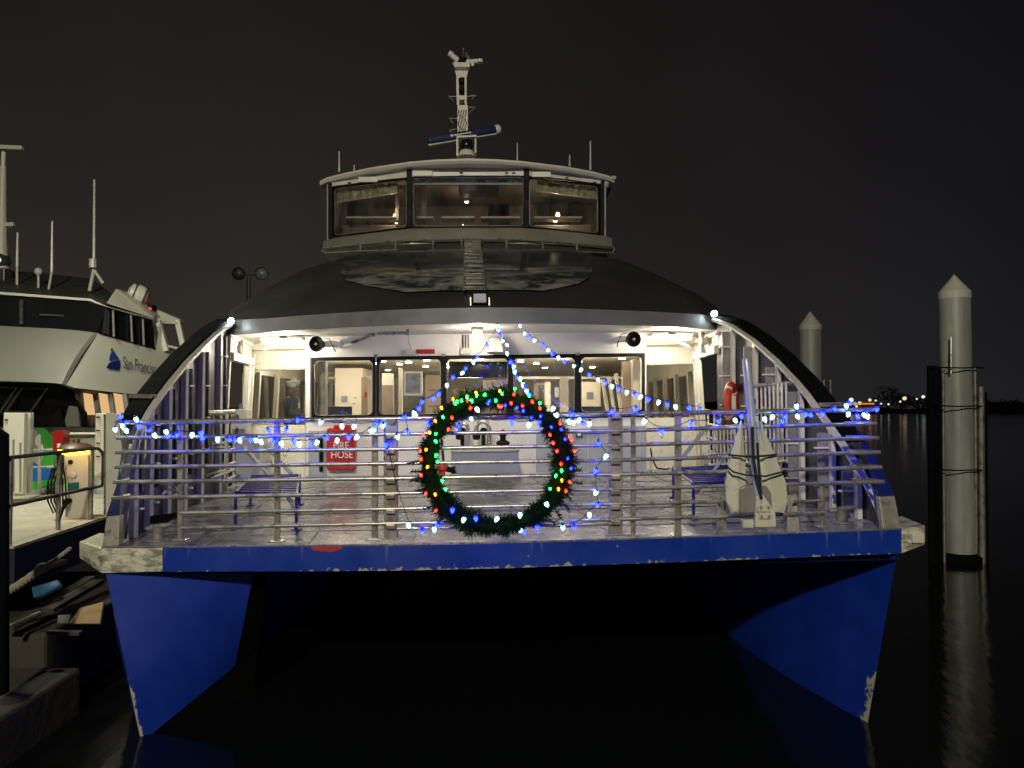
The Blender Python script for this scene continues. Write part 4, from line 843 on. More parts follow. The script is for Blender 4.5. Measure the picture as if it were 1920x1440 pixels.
for a, b in (((842, 181), (857, 181)), ((842, 181), (850, 189)), ((892, 179), (874, 181)), ((892, 179), (884, 186)), ((891, 201), (875, 201)), ((891, 201), (877, 214)), ((843, 222), (857, 222)), ((843, 222), (850, 232)), ((845, 245), (858, 240))):
    mb = MB(); mb.tube([pm(*a), pm(*b)], .014, 6); mb.ball(pm(*a), .03, 8, (1, 1, 1.5)); mb.build('mast_arm', 'steel_dull', mast, True)
# cables clipped up the mast
mb = MB()
for k in range(4): mb.tube([pm(861+k*4, 248-i*6, -.12) + Vector((.02*math.sin(i*1.7+k), 0, 0)) for i in range(8)], .012, 5)
mb.build('cable', 'steel_dull', mast)
# radar scanner
a, b = P(803, 264, 16.9), P(930, 243, 17.3); mb = MB(); d = (b-a).normalized(); mb.bar(a, b, .14, .16, (0, 0, 1)); rd = mb.build('radar_scanner', 'navy_paint', FERRY, bevel=.03)
mb = MB(); mb.bar(a+Vector((0, .05, -.085)), b+Vector((0, .05, -.085)), .03, .10, (0, 0, 1)); mb.lathe(b-d*.02, [(.09, 0), (.11, .05), (.09, .11), (.04, .13)], 14, d); mb.build('scanner_edge', 'pilot_white', rd, True)
mb = MB(); up_ = Vector((0, 0, 1)); rr = random.Random(5)
x = .33
for i in range(11):
    wq = (.030 if i else .05); p = a.lerp(b, x)+Vector((0, -.086, .0)); mb.bar(p, p+d*wq, .035 if i else .05, .004, (0, 0, 1)); x += (.026 if i else .045)
mb.build('lettering', 'letter_white', rd)
# camera dome under the radar
c = P(875, 273, 16.9); mb = MB(); mb.ball(c, .165, 18); dm = mb.build('camera_dome', 'dark_glass', FERRY, True)
mb = MB(); mb.bar(P(858, 262, 17.1), P(858, 295, 17.1), .05, .2); mb.bar(P(892, 262, 17.1), P(892, 290, 17.1), .04, .2); mb.bar(P(856, 260, 17.1), P(894, 258, 17.1), .05, .25, (0, 0, 1)); mb.lathe(P(875, 293, 16.9), [(.20, -.02), (.18, .05), (.14, .12)], 16); mb.build('cradle', 'pilot_white', dm, bevel=.01)

# --- cleats on deck
for u, v, Y in ((297, 1000, 8.75), (1578, 975, 8.8)):
    p = P(u, v, Y); p.z = zd(p.x, p.y); mb = MB(); mb.lathe(p, [(.12, 0), (.12, .015), (.065, .02), (.06, .14), (.07, .16)], 14); mb.tube([p+Vector((-.14, 0, .13)), p+Vector((0, 0, .155)), p+Vector((.16, 0, .18))], [.022, .035, .02], 10); mb.build('mooring_bitt', 'steel_dull', FERRY, True)
# rails and gear by the side bulwarks
mb = MB(); mb.tube([P(352, 775, 11.6), P(438, 773, 12.4)], .045, 10); mb.build('stowed_boom', 'steel', FERRY, True)
mb = MB(); 
for u in (375, 400, 425): mb.tube([P(u, 776, 12), P(u-3, 878, 12)], .02, 8)
mb.tube([P(362, 838, 11.8), P(432, 828, 12.2)], .018, 6); mb.tube([P(362, 840, 11.8), P(432, 838, 12.2)], .018, 6); mb.tube([P(360, 898, 11.8), P(435, 878, 12.2)], .018, 6); mb.tube([P(395, 897, 11.8), P(440, 880, 12.2)], .018, 6); mb.build('gate_frame', 'cream', FERRY, True)
mb = MB(); mb.box(P(451, 790, 12.7), (.26, .2, .40)); cbx = mb.build('control_box', 'cream', FERRY, bevel=.015)
mb = MB(); mb.box(P(451, 812, 12.68), (.2, .18, .14)); mb.tube([P(452, 768, 12.7), P(452, 757, 12.7)], .035, 8); mb.build('control_knob', 'lens', cbx, True)
# loops of hose at left
for k, (u, v, r) in enumerate(((312, 938, .20), (318, 944, .16))):
    p = P(u, v, 9.6); mb = MB(); mb.tube([p+Vector((r*math.cos(t), .1*math.sin(t)*k, r*1.0*math.sin(t))) for t in [math.pi*i/12 for i in range(13)]], .014, 6); mb.build('hose_loop', 'grey_paint', FERRY, True)
mb = MB(); mb.bar(P(280, 975, 9.4), P(335, 968, 10.4), .10, .04, (0, 0, 1)); mb.build('hose_tray', 'rubber', FERRY)
# lattice gangway stowed against the right bulwark
def lattice(u0, u1, vt0, vt1, vb, n, Y0, Y1):
    mb = MB()
    mb.tube([P(u0-6, vt0, Y0), P(u1+8, vt1, Y1)], .028, 8); mb.tube([P(u0, vb, Y0), P(u1, vb-4, Y1)], .02, 8)
    for i in range(n):
        t = i/(n-1); u = lerp(u0, u1, t); Y = lerp(Y0, Y1, t); v = lerp(vt0, vt1, t); mb.tube([P(u, v, Y), P(u+2, vb, Y)], .016, 6)
    for q in (.35, .7): mb.tube([P(u0, lerp(vt0, vb, q), Y0), P(u0+(u1-u0)*.4, lerp(vt0, vb, q)-1, lerp(Y0, Y1, .4))], .014, 6)
    return mb
lattice(1412, 1474, 724, 718, 868, 9, 11.1, 10.3).build('side_gate', 'aluminium', FERRY, True)
lattice(1330, 1405, 803, 796, 872, 12, 12.5, 11.4).build('side_gate', 'aluminium', FERRY, True)

# ================================================================== THINGS ON THE FERRY
# fire hose cabinet
mb = MB(); wallrect(mb, 612, 803, 665, 882, YW-.22, .2, 0); fh = thing('fire_hose_cabinet', 'red fire hose cabinet with white lettering on the white cabin wall', 'cabinet', P(638, 882, YW-.1))
mb.build('body', 'red', fh, bevel=.03)
mb = MB(); wallrect(mb, 625, 797, 655, 803, YW-.2, .16, 0); mb.build('lid', 'red', fh, bevel=.01)
xd = Vector((1, 0, .012)); 
text_mb('FIRE', P(624, 842, YW-.225), xd, (0, 0, 1), .185, .006, .86).build('lettering', 'letter_white', fh)
text_mb('HOSE', P(620, 859, YW-.225), xd, (0, 0, 1), .185, .006, .86).build('lettering', 'letter_white', fh)
# deck crate
cr = thing('deck_locker', 'pale blue-grey metal locker standing on the foredeck behind the wreath', 'locker', P(907, 888, 12.4))
mb = MB(); f = lambda u, v, Y: P(u, v, Y)
mb.hexa([f(846, 889, 12.4), f(974, 887, 12.4), f(966, 878, 13.3), f(850, 880, 13.3), f(846, 848, 12.4), f(972, 846, 12.4), f(966, 842, 13.3), f(850, 843, 13.3)]); mb.build('body', 'grey_paint', cr, bevel=.012)
mb = MB(); mb.hexa([f(844, 849, 12.36), f(974, 847, 12.36), f(968, 842, 13.32), f(849, 843, 13.32), f(844, 845, 12.36), f(974, 843, 12.36), f(968, 838, 13.32), f(849, 840, 13.32)]); mb.build('lid', 'aluminium', cr, bevel=.008)
# red hydrant beside it
hy = thing('hydrant', 'small red hydrant valve on deck left of the grey locker', 'hydrant', P(830, 892, 12.2)); p = P(829, 886, 12.2)
mb = MB(); mb.lathe(p+Vector((0, 0, -.08)), [(.05, 0), (.05, .1), (.09, .12), (.10, .2), (.06, .26)], 14); mb.build('body', 'orange_red', hy, True); mb = MB(); mb.tube([p+Vector((.06, 0, .06)), p+Vector((.17, -.03, .04))], .045, 10); mb.lathe(p+Vector((.17, -.03, .04)), [(.06, 0), (.06, .04)], 10, (1, 0, 0)); mb.build('outlet', 'black', hy, True)
mb = MB(); p = P(833, 884, 12.6); mb.tube([p, P(828, 824, 12.6)], .022, 8); pole_ = mb.build('pole', 'dark_rope', hy, True)
# benches
def bench(name, label, A, B_, D, E, sup):
    # A,B_ near edge ; D,E far edge (top surface corners)
    c = (A+B_+D+E)/4; t = thing(name, label, 'bench', (c.x, c.y, zd(c.x, c.y)), 'blue slatted benches on the foredeck')
    n = 9; s = MB()
    for i in range(n):
        q = (i+.5)/n; a = A.lerp(D, q); b = B_.lerp(E, q); s.bar(a, b, .035, .02, (0, 1, 0))
    s.build('seat', 'bench_blue', t)
    f = MB(); f.tube([A, B_, E, D, A], .018, 8); f.build('seat_frame', 'bench_blue', t, True)
    for p in (A, B_, D, E):
        m = MB(); m.tube([p, Vector((p.x, p.y, zd(p.x, p.y)))], .020, 8); m.box((p.x, p.y, zd(p.x, p.y)+.01), (.1, .1, .015)); m.build('leg', 'bench_blue', t, True)
    return t
def dk(u, v, h):       # a point h above the deck seen at pixel u, v
    Y = 10.0
    for _ in range(8):
        p = P(u, v, Y); Y = Y*(CZ-(zd(p.x, p.y)+h))/(CZ-p.z)
    return P(u, v, Y)
bench('bench', 'blue slatted bench on the left of the foredeck below the lit alcove', dk(442, 924, .42), dk(556, 927, .42), dk(470, 893, .42), dk(562, 891, .42), None)
bench('bench', 'blue slatted bench on the right of the foredeck behind the anchor', dk(1300, 907, .42), dk(1398, 903, .42), dk(1262, 878, .42), dk(1362, 874, .42), None)
# diagonal struts over the benches and the cabinet at left
for k, pts in enumerate((((448, 826, 12.2), (510, 897, 11.2)), ((492, 828, 12.4), (546, 888, 11.9)), ((518, 902, 11.0), (556, 955, 10.4)))):
    mb = MB(); mb.bar(P(*pts[0]), P(*pts[1]), .05, .03); mb.build('deck_strut', 'grey_paint', FERRY)
mb = MB(); mb.bar(P(1325, 800, 11.8), P(1262, 880, 11.2), .05, .03); mb.bar(P(1372, 840, 11.0), P(1305, 925, 10.2), .04, .03); mb.build('deck_strut', 'grey_paint', FERRY)
cb = thing('deck_cabinet', 'tall grey-blue cabinet on the left of the foredeck beside the slatted bench', 'cabinet', P(457, 900, 12.5))
mb = MB(); wallrect(mb, 441, 824, 474, 898, 12.5, .35, 0); mb.build('body', 'grey_paint', cb, bevel=.01); mb = MB(); wallrect(mb, 443, 828, 472, 895, 12.485, .015, 0); mb.build('door', 'grey_paint', cb, bevel=.006)
# life ring seen edge-on against the right bulwark
lr = thing('life_ring', 'orange-red life ring hanging on the right bulwark beside the side door', 'life ring', P(1371, 795, 12.1)); c = P(1371, 755, 12.1)
mb = MB(); Rr, rr_ = .27, .075
ax = Vector((math.cos(R(28)), -math.sin(R(28)), 0)); e1 = Vector((math.sin(R(28)), math.cos(R(28)), 0)); e2 = Vector((0, 0, 1)); n, m_ = 36, 12; vs = []
for i in range(n):
    a = 2*math.pi*i/n; d = e1*math.cos(a)+e2*math.sin(a)
    for k in range(m_):
        b = 2*math.pi*k/m_; vs.append(c+d*(Rr+rr_*math.cos(b))+ax*rr_*.8*math.sin(b))
mb.add(vs, [(i*m_+k, ((i+1) % n)*m_+k, ((i+1) % n)*m_+(k+1) % m_, i*m_+(k+1) % m_) for i in range(n) for k in range(m_)])
mb.build('ring', 'orange_red', lr, True)
for q in (45, 135, 225, 315):
    mb = MB(); vs = []
    for j in range(4):
        a = R(q-4.5+3*j); d = e1*math.cos(a)+e2*math.sin(a)
        for k in range(m_): b = 2*math.pi*k/m_; vs.append(c+d*(Rr+(rr_+.004)*math.cos(b))+ax*(rr_*.8+.004)*math.sin(b))
    mb.add(vs, [(i*m_+k, (i+1)*m_+k, (i+1)*m_+(k+1) % m_, i*m_+(k+1) % m_) for i in range(3) for k in range(m_)]); mb.build('band', 'letter_white', lr, True)
# anchor on its cradle
an = thing('anchor', 'pale painted anchor stowed upright on the bow with its shank rising above the railing', 'anchor', P(1420, 990, 8.1))
YA = 8.02
def fluke(pts, ridge):
    mb = MB(); f = [P(u, v, YA) for u, v in pts]; n = len(f); rg = [P(u, v, YA-.03) for u, v in ridge]; bk = [p+Vector((0, .05, 0)) for p in f]
    m = len(rg); vs = f+rg+bk; fs = []
    # left side of outline pts (0..n/2) to the ridge, right side likewise
    h = n//2
    for i in range(h): fs.append((i, i+1, n+min(i+1, m-1), n+min(i, m-1)))
    for i in range(h): a = (n-i) % n; b = n-i-1; fs.append((a, n+min(i, m-1), n+min(i+1, m-1), b))
    fs.append(tuple(range(n+m, n+m+n))); fs += [(i, (i+1) % n, n+m+(i+1) % n, n+m+i) for i in range(n)]
    mb.add(vs, fs); return mb
fluke([(1391, 789), (1373, 850), (1361, 905), (1362, 940), (1372, 962), (1386, 962), (1400, 940), (1399, 905), (1396, 850)], [(1391, 790), (1388, 850), (1384, 905), (1382, 940), (1380, 960)]).build('fluke', 'anchor_paint', an)
fluke([(1425, 789), (1424, 850), (1425, 905), (1428, 940), (1446, 962), (1470, 962), (1477, 940), (1474, 905), (1452, 850)], [(1424, 790), (1434, 850), (1446, 905), (1452, 940), (1456, 960)]).build('fluke', 'anchor_paint', an)
mb = MB(); mb.tube([P(1398, 672, 8.05), P(1399, 677, 8.05), P(1404, 720, 8.05), P(1413, 830, 8.02), P(1424, 945, 7.94)], [.03, .042, .042, .045, .05], 12); mb.build('shank', 'shank_blue_cast', an, True)
mb = MB(); mb.poly([P(1388, 962, 7.95), P(1388, 916, 7.95), P(1396, 911, 7.95), P(1438, 911, 7.95), P(1447, 925, 7.95), P(1449, 962, 7.95)], (0, .10, 0)); mb.build('crown', 'grey_band', an, bevel=.012)
mb = MB(); mb.poly([P(1417, 931, 7.90), P(1432, 928, 7.90), P(1454, 962, 7.88), P(1456, 988, 7.88), P(1416, 989, 7.88)], (0, .06, 0)); mb.poly([P(1393, 975, 7.95), P(1417, 975, 7.95), P(1417, 990, 7.95), P(1393, 990, 7.95)], (0, .08, 0)); pl = mb.build('bracket', 'anchor_paint', an, bevel=.008)
mb = MB(); mb.poly([P(1420, 947, 7.86), P(1446, 947, 7.86), P(1446, 960, 7.86), P(1420, 960, 7.86)], (0, .02, 0)); mb.poly([P(1424, 961, 7.86), P(1447, 961, 7.86), P(1447, 973, 7.86), P(1424, 973, 7.86)], (0, .02, 0)); mb.build('bolt_plate', 'cream', pl, bevel=.006)
mb = MB()
for u, v in ((1427, 951), (1441, 951), (1428, 968), (1442, 968)): mb.lathe(P(u, v, 7.85), [(.014, -.02), (.014, .012)], 6, (0, -1, 0))
mb.build('bolt', 'grey_band', pl)
mb = MB(); mb.tube([P(1360, 872, 7.96), P(1375, 885, 7.90), P(1400, 891, 7.88), P(1436, 893, 7.88), P(1462, 886, 7.92), P(1474, 882, 7.96)], .010, 8); mb.tube([P(1366, 853, 7.98), P(1400, 856, 7.90), P(1430, 855, 7.90), P(1456, 852, 7.98)], .010, 8)
mb.tube([P(1411, 800, 7.94), P(1413, 860, 7.92), P(1419, 900, 7.90), P(1428, 935, 7.88)], .016, 8); mb.tube([P(1420, 830, 7.94), P(1423, 880, 7.92), P(1427, 925, 7.89)], .013, 8); mb.build('lashing', 'dark_rope', an, True)
for x, (a, b) in enumerate((((1346, 934), (1362, 1000)), ((1489, 930), (1496, 998)))):
    mb = MB(); mb.poly([P(a[0], a[1], 8.3), P(a[0]+14, a[1]+5, 8.3), P(b[0]+2, b[1], 8.12), P(b[0]-16, b[1]-2, 8.12)] if x == 0 else [P(1480, 930, 8.3), P(1494, 926, 8.3), P(1500, 997, 8.12), P(1477, 998, 8.12)], (0, .05, 0)); mb.build('cradle_stand', 'steel_dull', an, bevel=.006)
# crew member inside the cabin, seen in profile through the left alcove window
def person():
    base = P(546, 780, 14.95); z = CZ-1.18; x, y = base.x, base.y; hH = P(548, 716, 14.95).z-z
    t = thing('person', 'person in a dark navy jacket and white peaked cap standing inside the left alcove window', 'person', (x, y, z))
    me = bpy.data.meshes.new('person'); s = hH/1.78
    J = [((0, 0, .95), .14), ((0, 0, 1.15), .13), ((.0, 0, 1.35), .15), ((.01, 0, 1.48), .07), ((.03, 0, 1.60), .095), ((.035, 0, 1.68), .10),
         ((0, -.2, 1.42), .065), ((.02, -.26, 1.15), .05), ((.22, -.24, 1.06), .04), ((.30, -.22, 1.07), .03), ((0, .2, 1.42), .065), ((.02, .26, 1.15), .05), ((.2, .22, 1.05), .04), ((.28, .2, 1.06), .03),
         ((0, -.1, .88), .10), ((.02, -.11, .48), .065), ((0, -.11, .08), .045), ((.14, -.12, .03), .035), ((0, .1, .88), .10), ((.02, .11, .48), .065), ((0, .11, .08), .045), ((.14, .12, .03), .035), ((.12, 0, 1.615), .022)]
    E = [(0, 1), (1, 2), (2, 3), (3, 4), (4, 5), (2, 6), (6, 7), (7, 8), (8, 9), (2, 10), (10, 11), (11, 12), (12, 13), (0, 14), (14, 15), (15, 16), (16, 17), (0, 18), (18, 19), (19, 20), (20, 21), (4, 22)]
    me.from_pydata([Vector(j[0])*s for j in J], E, []); o = bpy.data.objects.new('body', me); C.objects.link(o); o.parent = t
    sk = o.modifiers.new('skin', 'SKIN'); 
    lay = me.skin_vertices[0] if len(me.skin_vertices) else None
    if lay is None:
        bm = bmesh.new(); bm.from_mesh(me); bm.verts.layers.skin.verify(); bm.to_mesh(me); bm.free(); lay = me.skin_vertices[0]
    for i, j in enumerate(J): lay.data[i].radius = (j[1]*s, j[1]*s); lay.data[i].use_root = (i == 0)
    sb = o.modifiers.new('sub', 'SUBSURF'); sb.levels = 2; sb.render_levels = 2; me.materials.append(M['skin'])
    # clothing shells
    j = MB(); prof = [(.185, .82), (.19, .95), (.175, 1.1), (.20, 1.28), (.21, 1.38), (.15, 1.46), (.07, 1.50)]
    n = 20; vs = []
    for r, h in prof:
        for k in range(n): a = 2*math.pi*k/n; vs.append(Vector((x+math.cos(a)*r*.78*s, y+math.sin(a)*r*1.1*s, z+h*s)))
    j.add(vs, [(i*n+k, i*n+(k+1) % n, (i+1)*n+(k+1) % n, (i+1)*n+k) for i in range(len(prof)-1) for k in range(n)])
    for sd in (-1, 1): j.tube([(x, y+sd*.17*s, z+1.42*s), (x+.01, y+sd*.25*s, z+1.28*s), (x+.02*s, y+sd*.265*s, z+1.14*s), (x+.18*s, y+sd*.245*s, z+1.06*s)], [.085*s, .08*s, .068*s, .055*s], 12)
    j.build('jacket', 'navy', t, True)
    tr = MB()
    for sd in (-1, 1): tr.tube([(x, y+sd*.1*s, z+.92*s), (x+.02*s, y+sd*.11*s, z+.5*s), (x, y+sd*.11*s, z+.08*s)], [.12*s, .09*s, .075*s], 12)
    tr.build('trousers', 'trouser', t, True)
    c = MB(); hc = Vector((x+.035*s, y, z+1.72*s)); c.lathe(hc, [(.115*s, -.02), (.12*s, .02), (.15*s, .05*s), (.14*s, .08*s), (.02, .095*s)], 20, (-.08, 0, 1)); c.build('cap', 'cap_cloth', t, True)
    v = MB(); v.poly([hc+Vector((.09*s, -.08*s, 0)), hc+Vector((.18*s, -.05*s, -.02)), hc+Vector((.19*s, .05*s, -.02)), hc+Vector((.09*s, .08*s, 0))], (0, 0, .012)); v.build('cap_peak', 'black', t)
    b = MB(); b.box((x+.165*s, y-.03*s, z+1.30*s), (.02, .06*s, .10*s)); b.build('badge', 'letter_white', t)
person()

# ================================================================== WREATH
def bulb_mesh(col, s=1.0):
    mb = MB(); n = 10; prof = [(.010, .030), (.011, .016), (.017, .006), (.0185, -.004), (.014, -.020), (.006, -.032), (.001, -.036)]
    vs = []
    for r, z in prof:
        for k in range(n): a = 2*math.pi*k/n; vs.append(Vector((r*math.cos(a), r*math.sin(a), z))*s)
    fs = [(i*n+k, (i+1)*n+k, (i+1)*n+(k+1) % n, i*n+(k+1) % n) for i in range(len(prof)-1) for k in range(n)]+[tuple(range(n)), tuple((len(prof)-1)*n+n-1-k for k in range(n))]
    me = bpy.data.meshes.new('bulb_'+col); me.from_pydata(vs, [], fs); me.materials.append(M['bulb_'+col]); me.materials.append(M['core_'+col]); me.materials.append(M['wire'])
    for i, p in enumerate(me.polygons):
        row = i//n if i < (len(prof)-1)*n else (0 if i == (len(prof)-1)*n else 5); p.use_smooth = True
        p.material_index = 2 if row == 0 else (0 if row in (1, 5) else 1 if row in (2, 3, 4) and (i % n) % 2 == 0 else 0)
    return me
BM = {c: bulb_mesh(c, 1.2) for c in ('blue', 'ice', 'green', 'red', 'amber')}
BMs = {c: bulb_mesh(c, .66) for c in ('blue', 'ice', 'green', 'red', 'amber')}
def put_bulb(c, p, root, small=False, tilt=None):
    o = bpy.data.objects.new('bulb', (BMs if small else BM)[c]); C.objects.link(o); o.parent = root; o.location = Vector(p)-root.location
    t = tilt if tilt is not None else random.uniform(-1, 1); o.rotation_euler = (random.uniform(-.5, .5), t*.8, random.uniform(0, 6)); return o
W = thing('wreath', 'big round evergreen wreath with coloured lights hung on the middle of the bow railing', 'wreath', P(930, 1000, 7.98))
wc = P(930, 866, 7.98); RX, RZ = 127/1440*7.98, 120/1440*7.98; TR = 21/1440*8
mb = MB(); rnd = random.Random(11); mb.cur = 0
core = [wc+Vector((RX*math.cos(a), 0, RZ*math.sin(a))) for a in [2*math.pi*i/60 for i in range(61)]]
mb.tube(core, TR*.50, 10, False)
for i in range(17000):
    a = rnd.random()*2*math.pi; ph = rnd.random()*2*math.pi
    clump = 1+.30*math.sin(a*13+1)+.22*math.sin(a*29)+.25*math.sin(a*3+2)
    c = wc+Vector((RX*math.cos(a), 0, RZ*math.sin(a))); rad = Vector((math.cos(a), 0, math.sin(a))); tan = Vector((-math.sin(a), 0, math.cos(a)))
    nrm = rad*math.cos(ph)+Vector((0, 1, 0))*math.sin(ph)
    r0 = TR*.42; L = TR*(.35+.5*rnd.random())*clump*(1.25 if rnd.random() < .04 else 1)
    d = (nrm+tan*rnd.uniform(-.9, .9)+Vector((rnd.uniform(-.4, .4), rnd.uniform(-.4, .4), rnd.uniform(-.5, .2)))).normalized(); s = c+nrm*r0; w_ = d.cross(Vector((rnd.random(), rnd.random(), rnd.random()))).normalized()*.0035
    mb.add([s-w_, s+w_, s+d*L+w_*.6, s+d*L-w_*.6], [(0, 1, 2, 3)])
for q, L in ((188, .10), (196, .13), (202, .1), (178, .12), (330, .15), (338, .12), (322, .14), (310, .13), (218, .12), (352, .1), (345, .14)):   # loose twigs
    a = R(q); s = wc+Vector((RX*math.cos(a), 0, RZ*math.sin(a))); d = Vector((math.cos(a)+rnd.uniform(-.4, .4), -.3, math.sin(a)+rnd.uniform(-.5, .3))).normalized()
    e = s+d*(TR+L*.7); mb.tube([s, e], .006, 5)
    for k in range(26):
        p = s.lerp(e, .5+k/52); dd = (d*.6+Vector((rnd.uniform(-1, 1), rnd.uniform(-1, 1), rnd.uniform(-1, 1)))).normalized()*.035; w_ = dd.cross(Vector((0, 1, .1))).normalized()*.003; mb.add([p-w_, p+w_, p+dd+w_, p+dd-w_], [(0, 1, 2, 3)])
mb.build('foliage', 'pine', W)
wb = dict(green=[(555, 235), (605, 210), (685, 212), (725, 172), (790, 165), (875, 213), (922, 155), (1025, 118), (1135, 172), (1220, 230), (460, 340), (405, 472), (403, 530), (408, 640), (420, 690), (455, 838), (480, 905), (1345, 800), (1390, 760), (570, 220), (650, 180), (1300, 900)],
          amber=[(720, 150), (905, 135), (450, 268), (400, 370), (357, 462), (330, 595), (342, 730), (400, 945), (1392, 835), (1365, 903), (540, 200)],
          red=[(657, 205), (1018, 160), (995, 230), (1085, 250), (1160, 222), (1220, 272), (897, 255), (678, 268), (920, 258), (530, 345), (505, 435), (305, 470), (282, 600), (290, 670), (290, 795), (328, 938), (408, 1070), (1380, 390), (1297, 478), (1325, 543), (1455, 490), (1467, 520), (1355, 605), (1490, 605), (1385, 705), (1452, 848), (1425, 918)],
          blue=[(825, 215), (948, 248), (1040, 268), (1090, 290), (1155, 343), (1227, 332), (1308, 418), (1385, 437), (1415, 513), (1440, 663), (1465, 740), (1220, 375), (810, 235)],
          )
wcount = 0
for col, L in wb.items():
    for x, y in L: put_bulb(col, P(720+x/4.174, 700+y/4.174, 7.84), W, True)
for x, y in ((727, 280), (625, 1140), (885, 1135), (1065, 1103), (1270, 1020), (1345, 320)): put_bulb('ice', P(720+x/4.174, 700+y/4.174, 7.84), W)
for x, y in ((537, 1065), (718, 1130)): put_bulb('blue', P(720+x/4.174, 700+y/4.174, 7.84), W)

# ================================================================== STRING LIGHTS
def r7(L): return [(180+x/3.2, 740+y/3.2, c) for x, y, c in L]
def r2(L): return [(400+x/3.2, 440+y/3.2, c) for x, y, c in L]
def r3(L): return [(900+x/3.2, 440+y/3.2, c) for x, y, c in L]
def rb(L): return [(1120+x/3, 740+y/3, c) for x, y, c in L]
def r8(L): return [(720+x/4.174, 700+y/4.174, c) for x, y, c in L]
def string(label, L, Yf, wire=None, small=False, loose=0.0):
    pts = [(P(u, v, Yf(u, v)), c) for u, v, c in L]
    t = thing('string_lights', label, 'string lights', pts[0][0], 'strings of blue and white lights on the ferry bow')
    if wire is None: wp_ = [p+Vector((0, .01, .04)) for p, c in pts]
    else: wp_ = [P(u, v, Yf(u, v)) for u, v in wire]
    out_ = []
    for i in range(len(wp_)-1):
        a, b = wp_[i], wp_[i+1]; out_.append(a); L_ = (b-a).length
        for q in (.33, .66): out_.append(a.lerp(b, q)+Vector((0, random.uniform(-.01, .01), -L_*.06-random.uniform(0, .01))))
    out_.append(wp_[-1]); MB().tube(out_, .0042, 5).build('wire', 'wire', t, True)
    for p, c in pts: put_bulb('blue' if c == 'b' else 'ice', p, t, small)
    return t
Yfr = lambda u, v: 8.10
s1 = [(115, 205, 'w'), (150, 130, 'b'), (160, 187, 'w'), (180, 212, 'w'), (240, 145, 'w'), (255, 187, 'b'), (315, 207, 'b'), (350, 240, 'w'), (420, 220, 'w'), (437, 245, 'b'), (487, 235, 'b'), (577, 237, 'w'), (628, 230, 'b'), (640, 258, 'b'), (730, 265, 'w'), (797, 265, 'b'), (845, 268, 'b'), (862, 268, 'w'), (933, 265, 'b'), (960, 268, 'w'), (987, 280, 'w'), (1065, 272, 'b'), (1110, 290, 'w'), (1185, 282, 'b'), (1218, 292, 'w'), (1290, 290, 'b'), (1328, 283, 'w'), (1380, 255, 'b'), (1447, 272, 'w'), (1515, 253, 'b'), (1568, 253, 'w'), (1650, 213, 'w')]
string('light string sagging below the top rail at the left end of the bow railing', r7(s1), Yfr)
s2 = [(1035, 213, 'b'), (1143, 205, 'b'), (1213, 148, 'b'), (1350, 163, 'w'), (1475, 187, 'w'), (1550, 190, 'w'), (1695, 170, 'b'), (1722, 183, 'w'), (1740, 297, 'b'), (1808, 250, 'w'), (1870, 220, 'b'), (1850, 130, 'b'), (1910, 110, 'w')]
string('light string wound on the top rail between the red cabinet and left gate post', r7(s2), Yfr)
def Yd(u0, v0, u1, v1, Y0, Y1): return lambda u, v: lerp(Y0, Y1, min(1, max(0, (v-v0)/(v1-v0))))
s3 = [(1705, 545, 'w'), (1665, 630, 'w'), (1640, 660, 'b'), (1580, 735, 'b'), (1560, 762, 'w'), (1515, 800, 'b'), (1497, 828, 'w'), (1437, 850, 'b'), (1400, 900, 'w'), (1355, 950, 'b'), (1317, 980, 'b'), (1255, 1000, 'b'), (1232, 1040, 'b'), (1205, 1065, 'w'), (1215, 1085, 'w'), (1145, 1090, 'b')]
string('light string sloping from the roof lip down to the rail left of the wreath', r2(s3), Yd(0, 610, 0, 780, 12.1, 8.15))
s4 = [(1712, 570, 'w'), (1722, 600, 'b'), (1738, 635, 'w'), (1760, 660, 'w'), (1762, 710, 'w'), (1785, 760, 'b'), (1800, 775, 'b'), (1805, 790, 'w'), (1808, 820, 'w'), (1825, 850, 'b'), (1842, 862, 'w'), (1858, 897, 'w'), (1870, 915, 'b'), (1880, 935, 'w'), (1900, 960, 'b')]
string('steep doubled light string dropping from the roof lip onto the top of the wreath', r2(s4), Yd(0, 610, 0, 745, 12.1, 8.0))
s5 = [(240, 545, 'w'), (268, 590, 'w'), (295, 607, 'b'), (328, 632, 'w'), (378, 660, 'b'), (412, 690, 'w'), (437, 715, 'b'), (470, 735, 'w'), (508, 757, 'b'), (565, 785, 'w'), (608, 808, 'w'), (655, 838, 'b'), (707, 868, 'w'), (755, 882, 'b'), (793, 907, 'w'), (832, 922, 'b'), (882, 942, 'w'), (928, 955, 'b'), (965, 972, 'w'), (1012, 985, 'b'), (1073, 1002, 'w'), (1125, 1015, 'b'), (1172, 1030, 'w'), (1253, 1038, 'b'), (1315, 1050, 'b')]
string('long light string sweeping from the roof lip down to the right end of the railing', r3(s5), Yd(0, 610, 0, 770, 12.1, 8.15))
s6 = rb([(268, 147, 'w'), (360, 205, 'b'), (530, 160, 'b'), (680, 143, 'b'), (775, 143, 'w'), (810, 118, 'b'), (940, 135, 'w'), (987, 122, 'w'), (1040, 150, 'b'), (1055, 120, 'b'), (1125, 120, 'w'), (1120, 62, 'w'), (1172, 108, 'b'), (1195, 110, 'b'), (1270, 105, 'b'), (1330, 75, 'b'), (1400, 60, 'w'), (1415, 45, 'b'), (1413, 108, 'w'), (1462, 118, 'b'), (1500, 112, 'w'), (1520, 118, 'w'), (1510, 105, 'b'), (1572, 78, 'b')])
string('light string wound along the right part of the top rail past the anchor', s6, Yfr)
